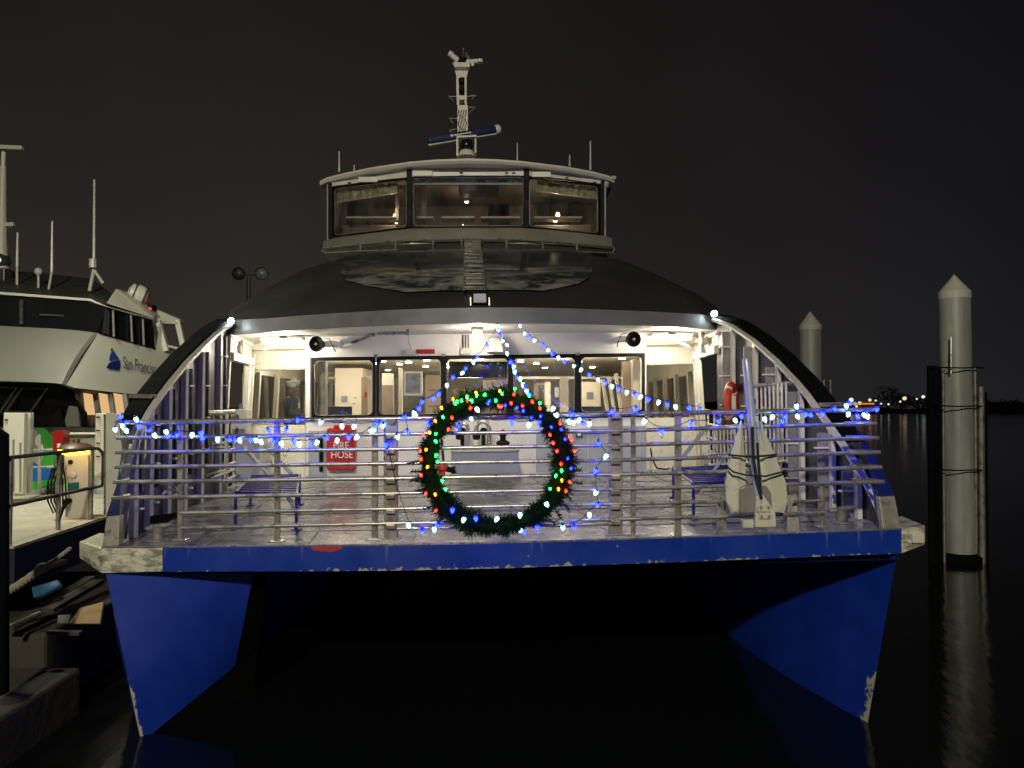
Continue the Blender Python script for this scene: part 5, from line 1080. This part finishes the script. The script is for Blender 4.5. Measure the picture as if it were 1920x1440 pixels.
s7 = r3([(440, 1040, 'w'), (455, 1080, 'w'), (530, 1118, 'w'), (552, 1070, 'b'), (560, 1122, 'w'), (597, 1110, 'w'), (620, 1130, 'b'), (657, 1130, 'w'), (793, 1060, 'b'), (935, 1045, 'b'), (988, 1115, 'w')])
string('short light string on the top rail just right of the wreath', s7, Yfr)
s8 = r8([(1680, 540, 'b'), (1740, 645, 'w'), (1660, 760, 'b'), (1660, 930, 'w'), (1675, 1022, 'b'), (1607, 1103, 'w'), (1490, 1198, 'b'), (1400, 1203, 'w'), (1200, 1200, 'b'), (1090, 1235, 'b'), (1080, 1225, 'w')])
string('light string hanging down beside the right gate post and along the foot of the wreath', s8, Yfr)
s9 = r8([(105, 490, 'w'), (15, 555, 'b'), (190, 1185, 'w'), (300, 1228, 'b'), (392, 1215, 'w'), (420, 1180, 'b')])
string('loose light string at the foot of the left gate post with a drooping wire', s9, Yfr)
s10 = r8([(350, 395, 'b'), (580, 405, 'b'), (680, 348, 'w'), (1000, 385, 'b'), (1137, 398, 'w'), (1210, 380, 'b')])
string('light string wrapped on the top rail behind the opening of the wreath', s10, Yfr)
lamp('string_glow', 'POINT', P(1610, 790, 8.4), 12, (.01, .03, 1), size=.2)
lamp('string_glow', 'POINT', P(930, 992, 8.05), 9, (.02, .05, 1), size=.3); lamp('string_glow', 'POINT', P(1130, 900, 8.3), 4, (.02, .05, 1), size=.3)

# ================================================================== PIER AND PONTOON AT LEFT
zp = CZ-1.6
mb = MB(); mb.hexa([(-22, 9.0, zp-.42), (-5.8, 9.0, zp-.42), (-6.35, 14.5, zp-.42), (-22, 14.5, zp-.42), (-22, 9.0, zp), (-5.8, 9.0, zp), (-6.35, 14.5, zp), (-22, 14.5, zp)])
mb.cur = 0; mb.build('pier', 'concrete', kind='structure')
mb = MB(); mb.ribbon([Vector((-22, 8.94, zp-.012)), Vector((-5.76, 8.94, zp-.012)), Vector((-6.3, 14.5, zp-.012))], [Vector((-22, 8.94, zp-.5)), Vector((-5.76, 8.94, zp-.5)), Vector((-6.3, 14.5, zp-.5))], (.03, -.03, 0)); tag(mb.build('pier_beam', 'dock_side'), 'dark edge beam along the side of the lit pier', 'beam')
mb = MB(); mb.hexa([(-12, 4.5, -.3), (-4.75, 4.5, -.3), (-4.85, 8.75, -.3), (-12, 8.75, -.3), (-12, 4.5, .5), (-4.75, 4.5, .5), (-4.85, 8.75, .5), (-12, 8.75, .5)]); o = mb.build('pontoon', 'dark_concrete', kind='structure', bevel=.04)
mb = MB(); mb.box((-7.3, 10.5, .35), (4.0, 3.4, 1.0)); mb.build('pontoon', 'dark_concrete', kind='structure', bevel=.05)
# debris on the lower ledge
mb = MB(); rnd = random.Random(3)
def plank(label, a, b, w_, d_, m='dark_concrete'): tag(MB().bar(Q(*a), Q(*b), w_, d_, (0, 0, 1)).build('timber', m), label, 'timber', 'old timbers lying on the pontoon')
plank('long grey timber lying beside the blue tarpaulin', (15, 1180, 8.6), (170, 1085, 10.2), .07, .12); plank('thin pale timber lowest on the pontoon', (5, 1180, 8.3), (75, 1148, 8.9), .03, .05, 'steel_dull'); plank('dark timber above the plywood board', (90, 1145, 9.0), (185, 1090, 10.0), .05, .15); plank('short dark timber under the plywood board', (90, 1185, 8.8), (152, 1187, 8.8), .04, .08); plank('weathered timber against the pier beam', (20, 1085, 9.0), (120, 1052, 10), .05, .1)
tp_ = MB(); q = [Q(58, 1100, 9.1), Q(108, 1086, 9.4), Q(112, 1098, 9.3), Q(62, 1122, 9.0)]; tp_.poly(q, (0, .08, -.05)); tag(tp_.build('tarpaulin', 'tarp', bevel=.02), 'folded blue tarpaulin lying on the dark pontoon', 'tarpaulin')
bd = thing('plywood_board', 'tan plywood board with a green end lying under the ferry corner', 'board', Q(160, 1170, 9.0)); mb = MB(); mb.poly([Q(128, 1169, 8.9), Q(187, 1169, 8.9), Q(194, 1128, 9.1), Q(150, 1140, 9.1)], (0, .03, -.02)); mb.build('board', 'wood', bd)
mb = MB(); mb.poly([Q(108, 1169, 8.9), Q(127, 1169, 8.9), Q(132, 1152, 9.0), Q(109, 1153, 9.0)], (0, .03, -.02)); mb.build('board_end', 'piling', bd)
# mooring rope to the guard corner
rp = thing('mooring_rope', 'pale knotted mooring rope running from the ferry corner down to the pontoon', 'rope', Q(15, 1112, 8.6)); pts = [Q(132, 1028, 8.55), Q(110, 1045, 8.5), Q(85, 1062, 8.5), Q(60, 1080, 8.5), Q(35, 1097, 8.5), Q(10, 1112, 8.5), Q(-20, 1130, 8.4)]
mb = MB()
for k in range(3):
    hp = []
    for i in range(73):
        t = i/72*6; j = min(5, int(t)); p = pts[j].lerp(pts[j+1], t-j); r = .014 if i < 24 else .026; a = i*.62+k*2.094
        hp.append(p+Vector((.5*r*math.cos(a), r*math.cos(a)*.8, r*math.sin(a))))
    mb.tube(hp, [(.012 if i < 24 else .024) for i in range(73)], 6)
mb.build('strand', 'rope', rp, True); mb = MB()
for k in range(3): c = Q(80, 1065, 8.5); mb.tube([c+Vector((.02*k-.02+.045*math.cos(a), .05*math.sin(a), .05*math.cos(a+.8))) for a in [2*math.pi*i/14 for i in range(15)]], .016, 6)
mb.build('knot', 'rope', rp, True)
# tall dark pile at the very left
fp = MB(); fp.tube([Q(-12, 1300, 7.4), Q(-12, 815, 7.4), Q(-14, 806, 7.4)], [.13, .13, .07], 14); tag(fp.build('fender_pile', 'rubber', smooth=True), 'black rubber-clad pile cut off by the left edge of the picture', 'pile')
# pier railing
pr = thing('pier_railing', 'dark two-bar pipe railing with rounded end along the edge of the lit pier', 'railing', (-5.9, 9.6, zp)); 
def eg(u, Y): return None
ra, rb_ = Q(15, 860, 9.3), Q(172, 845, 11.3)
def er(t, h): a = Q(17, 1016, 9.15); b = Q(170, 972, 11.2); p = a.lerp(b, t); return Vector((p.x, p.y, zp+h))
HT = Q(17, 858, 9.15).z-zp; HM = Q(17, 948, 9.15).z-zp
for h in (HT, HM): MB().tube([er(-.05, h), er(.5, h), er(1, h)], .026, 10).build('rail_bar', 'dock_side', pr, True)
mb = MB(); a, b = er(1, HT), er(1, HM); o_ = Vector((.11, .08, 0)); mb.tube([a, a+o_*.6, a+o_+Vector((0, 0, -.06)), a+o_*1.1+Vector((0, 0, -.14)), b+o_*1.1+Vector((0, 0, .10)), b+o_+Vector((0, 0, .02)), b], .024, 10); mb.build('rail_end', 'dock_side', pr, True)
for t in (0, .55, 1): MB().tube([er(t, -.02), er(t, HT)], .030, 10).build('post', 'steel_dull', pr, True)
# shore power pedestal
pd = thing('power_pedestal', 'pale shore-power pedestal with an amber lamp under its cap on the pier', 'pedestal', Q(145, 975, 11.4)); Yp_ = 11.4
def pq(u, v, d=0): return Q(u, v, Yp_+d)
mb = MB(); mb.hexa([pq(122, 980), pq(166, 980), pq(170, 975, .35), pq(126, 975, .35), pq(120, 852), pq(166, 852), pq(170, 852, .35), pq(124, 852, .35)]); mb.build('body', 'pedestal', pd, bevel=.02)
mb = MB(); c = pq(143, 842, .18); mb.lathe(c, [(.17, -.075), (.225, -.055), (.24, .0)], 24); mb.build('lamp', 'lamp_amber', pd, True)
mb = MB(); mb.lathe(c, [(.25, .0), (.25, .02), (.17, .075), (.05, .10), (.05, .15), (.03, .16)], 24); mb.build('cap', 'cap_brown', pd, True)
lamp('pedestal_light', 'POINT', c+Vector((.25, -.5, .02)), 7.0, (1, .55, .12), size=.08)
mb = MB(); mb.lathe(pq(133, 866, -.02), [(.03, 0), (.03, .03)], 14, (0, -1, 0)); mb.build('socket', 'black', pd); mb = MB(); mb.lathe(pq(137, 890, -.01), [(.055, 0), (.055, .02), (.04, .03)], 20, (0, -1, 0)); mb.build('meter', 'pedestal', pd, True)
mb = MB(); mb.poly([pq(127, 906, -.02), pq(147, 904, -.02), pq(147, 918, -.02), pq(127, 920, -.02)], (0, .02, 0)); mb.build('label_plate', 'teal', pd); mb = MB(); mb.lathe(pq(131, 938, -.02), [(.04, 0), (.05, .05), (.035, .10)], 14, (-.3, -1, -.2)); mb.build('plug', 'black', pd, True)
mb = MB()
for k in range(3):
    uu = 114-6*k; mb.tube([pq(120, 868+3*k, -.1), pq(uu-4, 880, -.12), pq(uu-12, 905, -.12), pq(uu-12, 940, -.14), pq(uu-2, 962, -.16), pq(uu+10, 950, -.14), pq(uu+9, 900, -.1), pq(uu+4, 876, -.08)], .012, 7)
mb.tube([pq(127, 942, -.1), pq(118, 955, -.15), pq(112, 972, -.2), pq(92, 986, -.5), pq(52, 996, -.9)], .02, 7); mb.build('shore_cable', 'black', pd, True)
# red box behind
rx = thing('red_box', 'red metal box standing behind the power pedestal', 'box', Q(114, 850, 13)); mb = MB(); mb.hexa([Q(99, 850, 12.4), Q(118, 848, 12.4), Q(131, 846, 12.9), Q(112, 846, 13), Q(98, 810, 12.4), Q(119, 806, 12.4), Q(131, 808, 12.9), Q(112, 808, 13)]); mb.build('body', 'red', rx, bevel=.01)
mb = MB(); mb.bar(Q(109, 848, 12.6), Q(109, 985, 12.6), .06, .06); mb.build('stand', 'steel_dull', rx); mb = MB(); mb.poly([Q(107, 832, 12.38), Q(113, 831, 12.38), Q(113, 845, 12.38), Q(107, 845, 12.38)], (0, .01, 0)); mb.build('label_plate', 'letter_white', rx)
# white cabinets, screens and gangway panel
def cab(name, label, cat, u0, v0, u1, v1, Y, d, m, lines=()):
    t = thing(name, label, cat, Q((u0+u1)/2, v1, Y)); mb = MB(); mb.box((Q(u0, v0, Y)+Q(u1, v1, Y))/2+Vector((0, d/2, 0)), (abs((Q(u1, v0, Y)-Q(u0, v0, Y)).x), d, abs((Q(u0, v0, Y)-Q(u0, v1, Y)).z))); mb.build('body', m, t, bevel=.01)
    for k, (a, b, c_, e_, mm) in enumerate(lines):
        mb = MB(); mb.poly([Q(a, b, Y-.02), Q(c_, b, Y-.02), Q(c_, e_, Y-.02), Q(a, e_, Y-.02)], (0, .02, 0)); mb.build('panel', mm, t)
    return t
cab('kiosk', 'white door-like kiosk on the pier at the left edge of the picture', 'kiosk', 5, 774, 44, 925, 13.2, .12, 'ferry_white', ((8, 786, 14, 788, 'black'), (23, 824, 26, 922, 'grey_band'), (36, 830, 39, 922, 'grey_band')))
cab('kiosk_column', 'narrow pale column right of the white kiosk', 'column', 46, 774, 56, 925, 13.6, .1, 'pedestal')
cab('gangway_post', 'pale gangway post with dark hinges behind the amber lamp', 'post', 178, 775, 198, 900, 13.0, .35, 'ferry_white', ((180, 781, 186, 783, 'black'), (180, 806, 186, 808, 'black'), (180, 830, 186, 832, 'black'), (180, 855, 186, 857, 'black')))
gp = thing('gangway_panel', 'tall bare steel gangway panel catching amber light between the pier and the ferry', 'panel', Q(208, 965, 10.6)); mb = MB(); mb.poly([Q(197, 777, 10.6), Q(221, 777, 10.6), Q(229, 845, 10.6), Q(210, 958, 10.6), Q(197, 965, 10.6)], (0, .06, 0)); mb.build('plate', 'cream', gp, bevel=.008)  # steel plate at the end of the gangway
mb = MB(); mb.tube([Q(196, 777, 10.58), Q(196, 965, 10.58)], .012, 6); mb.build('edge_strip', 'steel', gp)
cab('gangway_rail', 'pale horizontal handrail between the red box and the steel panel', 'handrail', 128, 811, 197, 815, 13.5, .05, 'ferry_white')
lamp('pier_lamp', 'AREA', (-8.2, 12.2, 7.2), 260, (.98, 1, .82), target=(-8, 12.4, 0), size=.5)
# hull of the far catamaran beyond the pier with green and blue livery
# ================================================================== SECOND FERRY
F2 = thing('ferry', 'white passenger ferry with a dark wraparound bridge window moored beyond the pier', 'ferry', (-12, 18, 0))
def pl(name, m, pts, th=(0, .08, 0), parent=F2, bevel=0): mb = MB(); mb.poly([Q(*p) for p in pts], th); return mb.build(name, m, parent, bevel=bevel)
Yc = 16.0
front2 = [(-260, 705, 16.6), (110, 718, Yc), (128, 722, Yc)]
PA_, PB_ = Q(184, 700, 16.05), Q(345, 700, 18.3); KB_ = (PB_.x-PA_.x)/(PB_.y-PA_.y); KA_ = PA_.x-KB_*PA_.y
def QS(u, v, d=0):        # point on the flat side of the second ferry
    p = Q(u, v, 1.0); Y = KA_/(p.x-KB_)-d; return Q(u, v, Y)
def plS(name, m, pts, d=0, th=.06): mb = MB(); mb.poly([QS(u, v, d) for u, v in pts], (0, th, 0)); return mb.build(name, m, F2)
ft_ = [(-260, 600, 17.0), (-100, 606, 16.5), (0, 611, 16.2), (100, 616, 15.98), (150, 620, 15.92), (176, 623.5, 15.95), (184, 625, QS(184, 625).y)]; fb_ = [(-260, 708, 16.3), (-120, 711, 15.8), (-10, 714, 15.4), (62, 716, 15.27), (98, 718, 15.22), (116, 720, 15.25), (124, 722, QS(124, 722).y)]
rows = []
for q in range(7): t = q/6; rows.append([Q(*a).lerp(Q(*b), t)+Vector((0, -.10*math.sin(math.pi*t), 0)) for a, b in zip(ft_, fb_)])
MB().grid(rows).build('bow_plating', 'ferry_shaded_grey', F2, True)
body = plS('side_plating', 'ferry_white', [(184, 624), (292, 656), (300, 600), (316, 650), (345, 700), (345, 748), (282, 742), (200, 734), (140, 727), (124, 722)])
pl('bridge_window', 'dark_glass', [(-260, 545, 17.0), (0, 556, 16.4), (120, 560, 16.2), (200, 574, 16.1), (182, 625, 16.1), (0, 612, 16.4), (-260, 600, 17.0)], (0, .1, 0))
sw = plS('side_window', 'dark_glass', [(200, 575), (286, 600), (291, 655), (184, 625)], .03)
for u, v0, v1 in ((212, 581, 631), (246, 591, 641), (268, 598, 647)): MB().bar(QS(u, v0, .1), QS(u+2, v1, .1), .04, .03).build('mullion', 'grey_band', sw)
MB().poly([QS(196, 580, .07), QS(206, 583, .07), QS(203, 627, .07), QS(192, 624, .07)], (0, .02, 0)).build('blind', 'pane_grey', sw)
pl('roof_edge', 'ferry_white', [(-260, 538, 17.0), (0, 547, 16.3), (170, 560, 16.1), (200, 569, 16.0), (290, 597, 17.5), (288, 602, 17.5), (198, 575, 16.0), (168, 564, 16.1), (0, 552, 16.3), (-260, 545, 17.0)], (0, .2, 0))
pl('roof_top', 'ferry_roof', [(-260, 545, 17.3), (-260, 500, 19), (60, 510, 19), (170, 522, 19), (204, 548, 18), (198, 568, 16.4), (0, 548, 16.6)])
pl('roof_fairing', 'ferry_white', [(200, 568, 16.3), (218, 541, 16.6), (265, 572, 17.0), (290, 590, 17.4), (288, 598, 17.5)], (0, .5, 0))
pl('aft_canopy', 'ferry_white', [(288, 578, 17.6), (333, 597, 18), (336, 606, 18), (296, 602, 17.6)], (0, .3, 0))
MB().bar(Q(333, 600, 18), Q(346, 658, 18), .12, .1).build('canopy_post', 'ferry_white', F2); MB().bar(Q(297, 605, 17.7), Q(313, 658, 17.7), .10, .1).build('canopy_post', 'ferry_white', F2); MB().bar(Q(296, 604, 17.7), Q(334, 606, 18), .05, .1, (0, 0, 1)).build('canopy_post', 'ferry_white', F2); MB().bar(Q(311, 648, 17.7), Q(345, 656, 18), .05, .05, (0, 0, 1)).build('canopy_rail', 'ferry_white', F2)
pl('aft_shade', 'grey_band', [(312, 650, 17.9), (345, 658, 18.1), (345, 700, 18.1), (325, 695, 18)])
# reflections inside bridge: dim seats and frames
for u, v0, v1 in ((40, 562, 608), (142, 568, 614)): MB().bar(Q(u, v0, 16.25), Q(u, v1, 16.25), .06, .03).build('bridge_frame', 'pane_grey', F2)
for a, b in (((75, 590), (120, 592)),): MB().bar(Q(*a, 16.2), Q(*b, 16.2), .04, .03, (0, 0, 1)).build('bridge_frame', 'pane_grey', F2)
pl('lower_front', 'black', [(-260, 712, 16.9), (0, 716, 16.3), (105, 718, 16.15), (130, 730, 16.3), (160, 775, 16.4), (160, 801, 16.4), (-260, 801, 16.9)])
for q in (((40, 775), (78, 728), (92, 730), (58, 775)), ((0, 775), (22, 728), (34, 728), (0, 765))):
    pts = [Q(u, v, 16.1) for u, v in q]
for outline in ([(10, 773), (42, 727), (88, 729), (57, 773)], [(-40, 773), (-12, 726), (32, 727), (0, 773)]):
    MB().tube([Q(u, v, 16.2) for u, v in outline+[outline[0]]], .03, 6).build('lower_window_frame', 'pane_grey', F2, True)
pl('lower_side', 'pane_grey', [(130, 728, 16.4), (300, 744, 18), (300, 800, 18), (160, 800, 16.6), (118, 800, 16.5), (110, 770, 16.4)])
pl('lower_pillar', 'ferry_shaded_grey', [(128, 765, 16.35), (142, 738, 16.35), (150, 800, 16.35), (118, 800, 16.35)])
pl('lower_pillar', 'black', [(94, 780, 16.3), (112, 764, 16.3), (122, 800, 16.3), (90, 800, 16.3)])
for a, b in ((157, 175), (185, 204), (213, 228)):
    lw = pl('lit_window', 'window_orange', [(a-1, 737, 16.6), (b-2, 740, 16.7), (b+3, 778, 16.7), (a+3, 778, 16.6)]); 
for a in (181, 209, 236): MB().bar(Q(a-2, 738, 16.5), Q(a+4, 780, 16.5), .10, .06).build('lower_frame', 'grey_band', F2)
pl('hull', 'ferry_white', [(-260, 800, 17), (60, 800, 16.6), (230, 803, 17.2), (230, 935, 17.2), (-260, 935, 17)], (0, .4, 0))
# green and blue livery sweep
gr = [(62, 802), (88, 800), (98, 812), (102, 850), (102, 878), (76, 872), (80, 845), (74, 820)]
pl('livery_green', 'vivid_green', [(66, 803, 16.55), (84, 803, 16.55), (98, 818, 16.55), (103, 850, 16.55), (101, 876, 16.55), (75, 874, 16.55), (83, 850, 16.55), (78, 822, 16.55)], (0, .03, 0))
for q_ in ((70, 826), (77, 842)): MB().ball(Q(q_[0], q_[1], 16.53), .07, 12, (.7, .15, 1.6)).build('livery_leaf', 'letter_white', F2, True)
pl('livery_blue', 'vivid_blue', [(57, 862, 16.55), (75, 876, 16.55), (95, 879, 16.55), (94, 912, 16.55), (57, 914, 16.55)], (0, .03, 0))
pl('livery_green', 'vivid_green', [(20, 911, 14.62), (70, 902, 14.66), (120, 896, 14.8), (197, 872, 15.2), (197, 890, 15.2), (120, 911, 14.8), (70, 917, 14.66), (20, 925, 14.62)], (0, .03, 0))
for u in (30, 40, 74): MB().tube([Q(u, 815, 14.2), Q(u, 918, 14.2)], .03, 8).build('boarding_rail', 'pedestal', F2, True)
for v in (846, 878): MB().tube([Q(22, v, 14.2), Q(100, v-3, 14.2)], .022, 8).build('boarding_rail', 'pedestal', F2, True)
# logo and lettering on the side
d0, d1 = QS(230, 690), QS(290, 702); xd = (d1-d0).normalized()
def lg(name, m, pts): mb = MB(); mb.poly([QS(u, v, .04) for u, v in pts], (0, .015, 0)); return mb.build(name, m, F2)
lg('logo_sail', 'logo_green', [(210, 652), (213, 658), (208, 660), (207, 655)]); lg('logo_sail', 'logo_blue', [(208, 661), (214, 660), (219, 667), (222, 674), (213, 674), (204, 677), (206, 667)]); lg('logo_hull', 'logo_navy', [(199, 690), (204, 681), (213, 677), (225, 676), (224, 687), (221, 694), (210, 692)])
tb = MB(); tx = text_mb('San Francisco Bay Ferry', QS(230, 690, .05), xd, (0, 0, 1), .38, .0, .50); tx.build('lettering', 'letter_grey', F2)
# mast, aerials, life raft
mb = MB(); mb.tube([Q(4, 545, 18), Q(4, 420, 18), Q(6, 312, 18)], [.16, .10, .07], 10); mb.tube([Q(6, 312, 18), Q(7, 285, 18)], .05, 8); m2 = mb.build('mast', 'ferry_white', F2, True)
MB().bar(Q(-40, 275, 18), Q(43, 278, 18), .10, .14, (0, 0, 1)).build('radar_scanner', 'ferry_white', m2, bevel=.02); MB().bar(Q(-20, 423, 18), Q(27, 421, 18), .10, .12, (0, 0, 1)).build('radar_scanner', 'ferry_white', m2, bevel=.02)
mb = MB(); mb.ball(Q(0, 490, 18), .22, 14); mb.box(Q(2, 520, 18), (.35, .3, .4)); mb.build('mast_foot', 'pane_grey', m2, bevel=.02)
for u, v0, v1, r in ((177, 337, 492, .028), (98, 415, 510, .026), (33, 436, 500, .026)):
    mb = MB(); a, b = Q(u-1, v1, 17.5), Q(u, v0, 17.5); mb.tube([a, b], [r*1.2, r*.8], 8)
    if u == 177: mb.tube([Q(174, 486, 17.5), Q(174, 502, 17.5)], .08, 8); mb.tube([Q(176, 505, 17.5), Q(168, 545, 17.6)], .04, 8); mb.tube([Q(177, 507, 17.5), Q(193, 531, 17.6)], .035, 8)
    else: mb.tube([a, Q(u-8 if u == 98 else u-1, 550, 17.5)], r, 6)
    mb.build('whip_aerial', 'ferry_white', F2, True)
mb = MB(); mb.ball(Q(72, 509, 17.5), .085, 12, (1, 1, 1.1)); mb.tube([Q(72, 514, 17.5), Q(72, 545, 17.5)], .025, 6); mb.build('roof_lamp', 'ferry_white', F2, True)
mb = MB(); a, b = Q(240, 545, 17.2), Q(280, 560, 17.4); mb.tube([a, a.lerp(b, .12), a.lerp(b, .5), a.lerp(b, .88), b], [.08, .20, .23, .19, .07], 16); lf = mb.build('life_raft', 'ferry_white', F2, True)
mb = MB(); c = a.lerp(b, .78); dd = (b-a).normalized(); mb.lathe(c, [(.235, -.02), (.235, .02)], 18, dd); c = a.lerp(b, .3); mb.lathe(c, [(.235, -.015), (.235, .015)], 18, dd); mb.build('raft_strap', 'pane_grey', lf)
mb = MB(); mb.box(Q(278, 578, 17.5), (.28, .2, .14)); sd_ = mb.build('side_lamp', 'black', F2); MB().ball(Q(281, 579, 17.38), .02, 8).build('lens', 'bulb_red', sd_)
# ================================================================== TWIN FLOODLIGHTS BEHIND
ft = thing('floodlight_mast', 'slim dark mast with two round floodlights behind the ferry roof', 'floodlight', Q(466, 760, 26)); 
MB().tube([Q(466, 780, 26), Q(466, 520, 26)], .07, 8).build('pole', 'roof_paint', ft, True); MB().bar(Q(445, 515, 26), Q(488, 515, 26), .06, .06, (0, 0, 1)).build('crossbar', 'roof_paint', ft)
for u, lit in ((447, False), (490, True)):
    c = Q(u, 513, 26); mb = MB(); mb.lathe(c, [(.22, .0), (.22, -.1), (.10, -.25)], 20, (.2, -1, -.15)); h = mb.build('floodlight', 'black', ft, True); mb = MB(); mb.lathe(c+Vector((.02, -.02, -.01)), [(.19, 0), (.15, .03), (.01, .05)], 20, (.2, -1, -.15)); mb.build('lens', 'lens' if lit else 'dark_panel', h, True)
# ================================================================== PILES AT RIGHT
def pile(label, ub, ut, vtip, vcap, vband, Y, wpx):
    r = wpx/2/1440*Y; t = thing('pile', label, 'pile', Q(ub, 767+CZ*1440/Y, Y), 'steel piles with white cone caps'); b = Vector((Q(ub, 1000, Y).x, Y, -1)); zc = Q(ut, vcap, Y).z
    top = Vector((b.x, Y, zc)); MB().tube([b, b.lerp(top, .5), top], r, 32).build('shaft', 'piling', t, True)
    zb = Q(ut, vband, Y).z; zt = Q(ut, vtip, Y).z; mb = MB(); mb.lathe((b.x, Y, 0), [(r*1.03, zb), (r*1.03, zc), (r*.98, zc+.01), (.01, zt)], 28); mb.build('cap', 'piling_cap', t, False); return t, b, r
t, b, r = pile('nearer pile with a tall steel guide frame and white cone cap', 1798, 1790, 515, 547, 561, 17.3, 54)
def g2(u, v, d=0): return Q(u, v, 17.3+d)
for u, v0, v1, rr, m in ((1746, 686, 1060, .09, 'rubber'), (1760, 690, 1062, .05, 'rubber'), (1768, 690, 1055, .03, 'steel_dull'), (1828, 690, 1058, .035, 'steel_dull'), (1839, 725, 1060, .07, 'steel_dull'), (1846, 735, 1062, .05, 'rubber')):
    MB().tube([g2(u, v0, -.2 if u > 1765 else -.1), g2(u+3, v1, -.2)], rr, 10).build('guide_post', m, t, True)
for v in (688, 760, 880): 
    mb = MB(); mb.tube([g2(1746, v, -.25), g2(1768, v+1, -.48), g2(1800, v+2, -.56), g2(1830, v+1, -.44), g2(1844, v+2, -.2)], .016, 6); mb.build('guide_ring', 'rubber', t, True)
mb = MB(); mb.tube([g2(1783, 632, -.4), g2(1783, 700, -.4)], .022, 8); mb.build('guide_pole', 'steel', t, True)
mb = MB(); mb.lathe((b.x, 17.3, .0), [(r*1.35, -.2), (r*1.4, .12), (r*1.05, .2)], 24); mb.build('collar', 'rubber', t, True)
t2, b2_, r2_ = pile('farther pile with a white cone cap half hidden by the ferry bow arch', 1524, 1523, 584, 610, 619, 24.5, 40)
for u in (1545, 1557): MB().tube([Q(u, 712, 24.2), Q(u+1, 900, 24.2)], .04, 8).build('guide_post', 'steel_dull', t2, True)
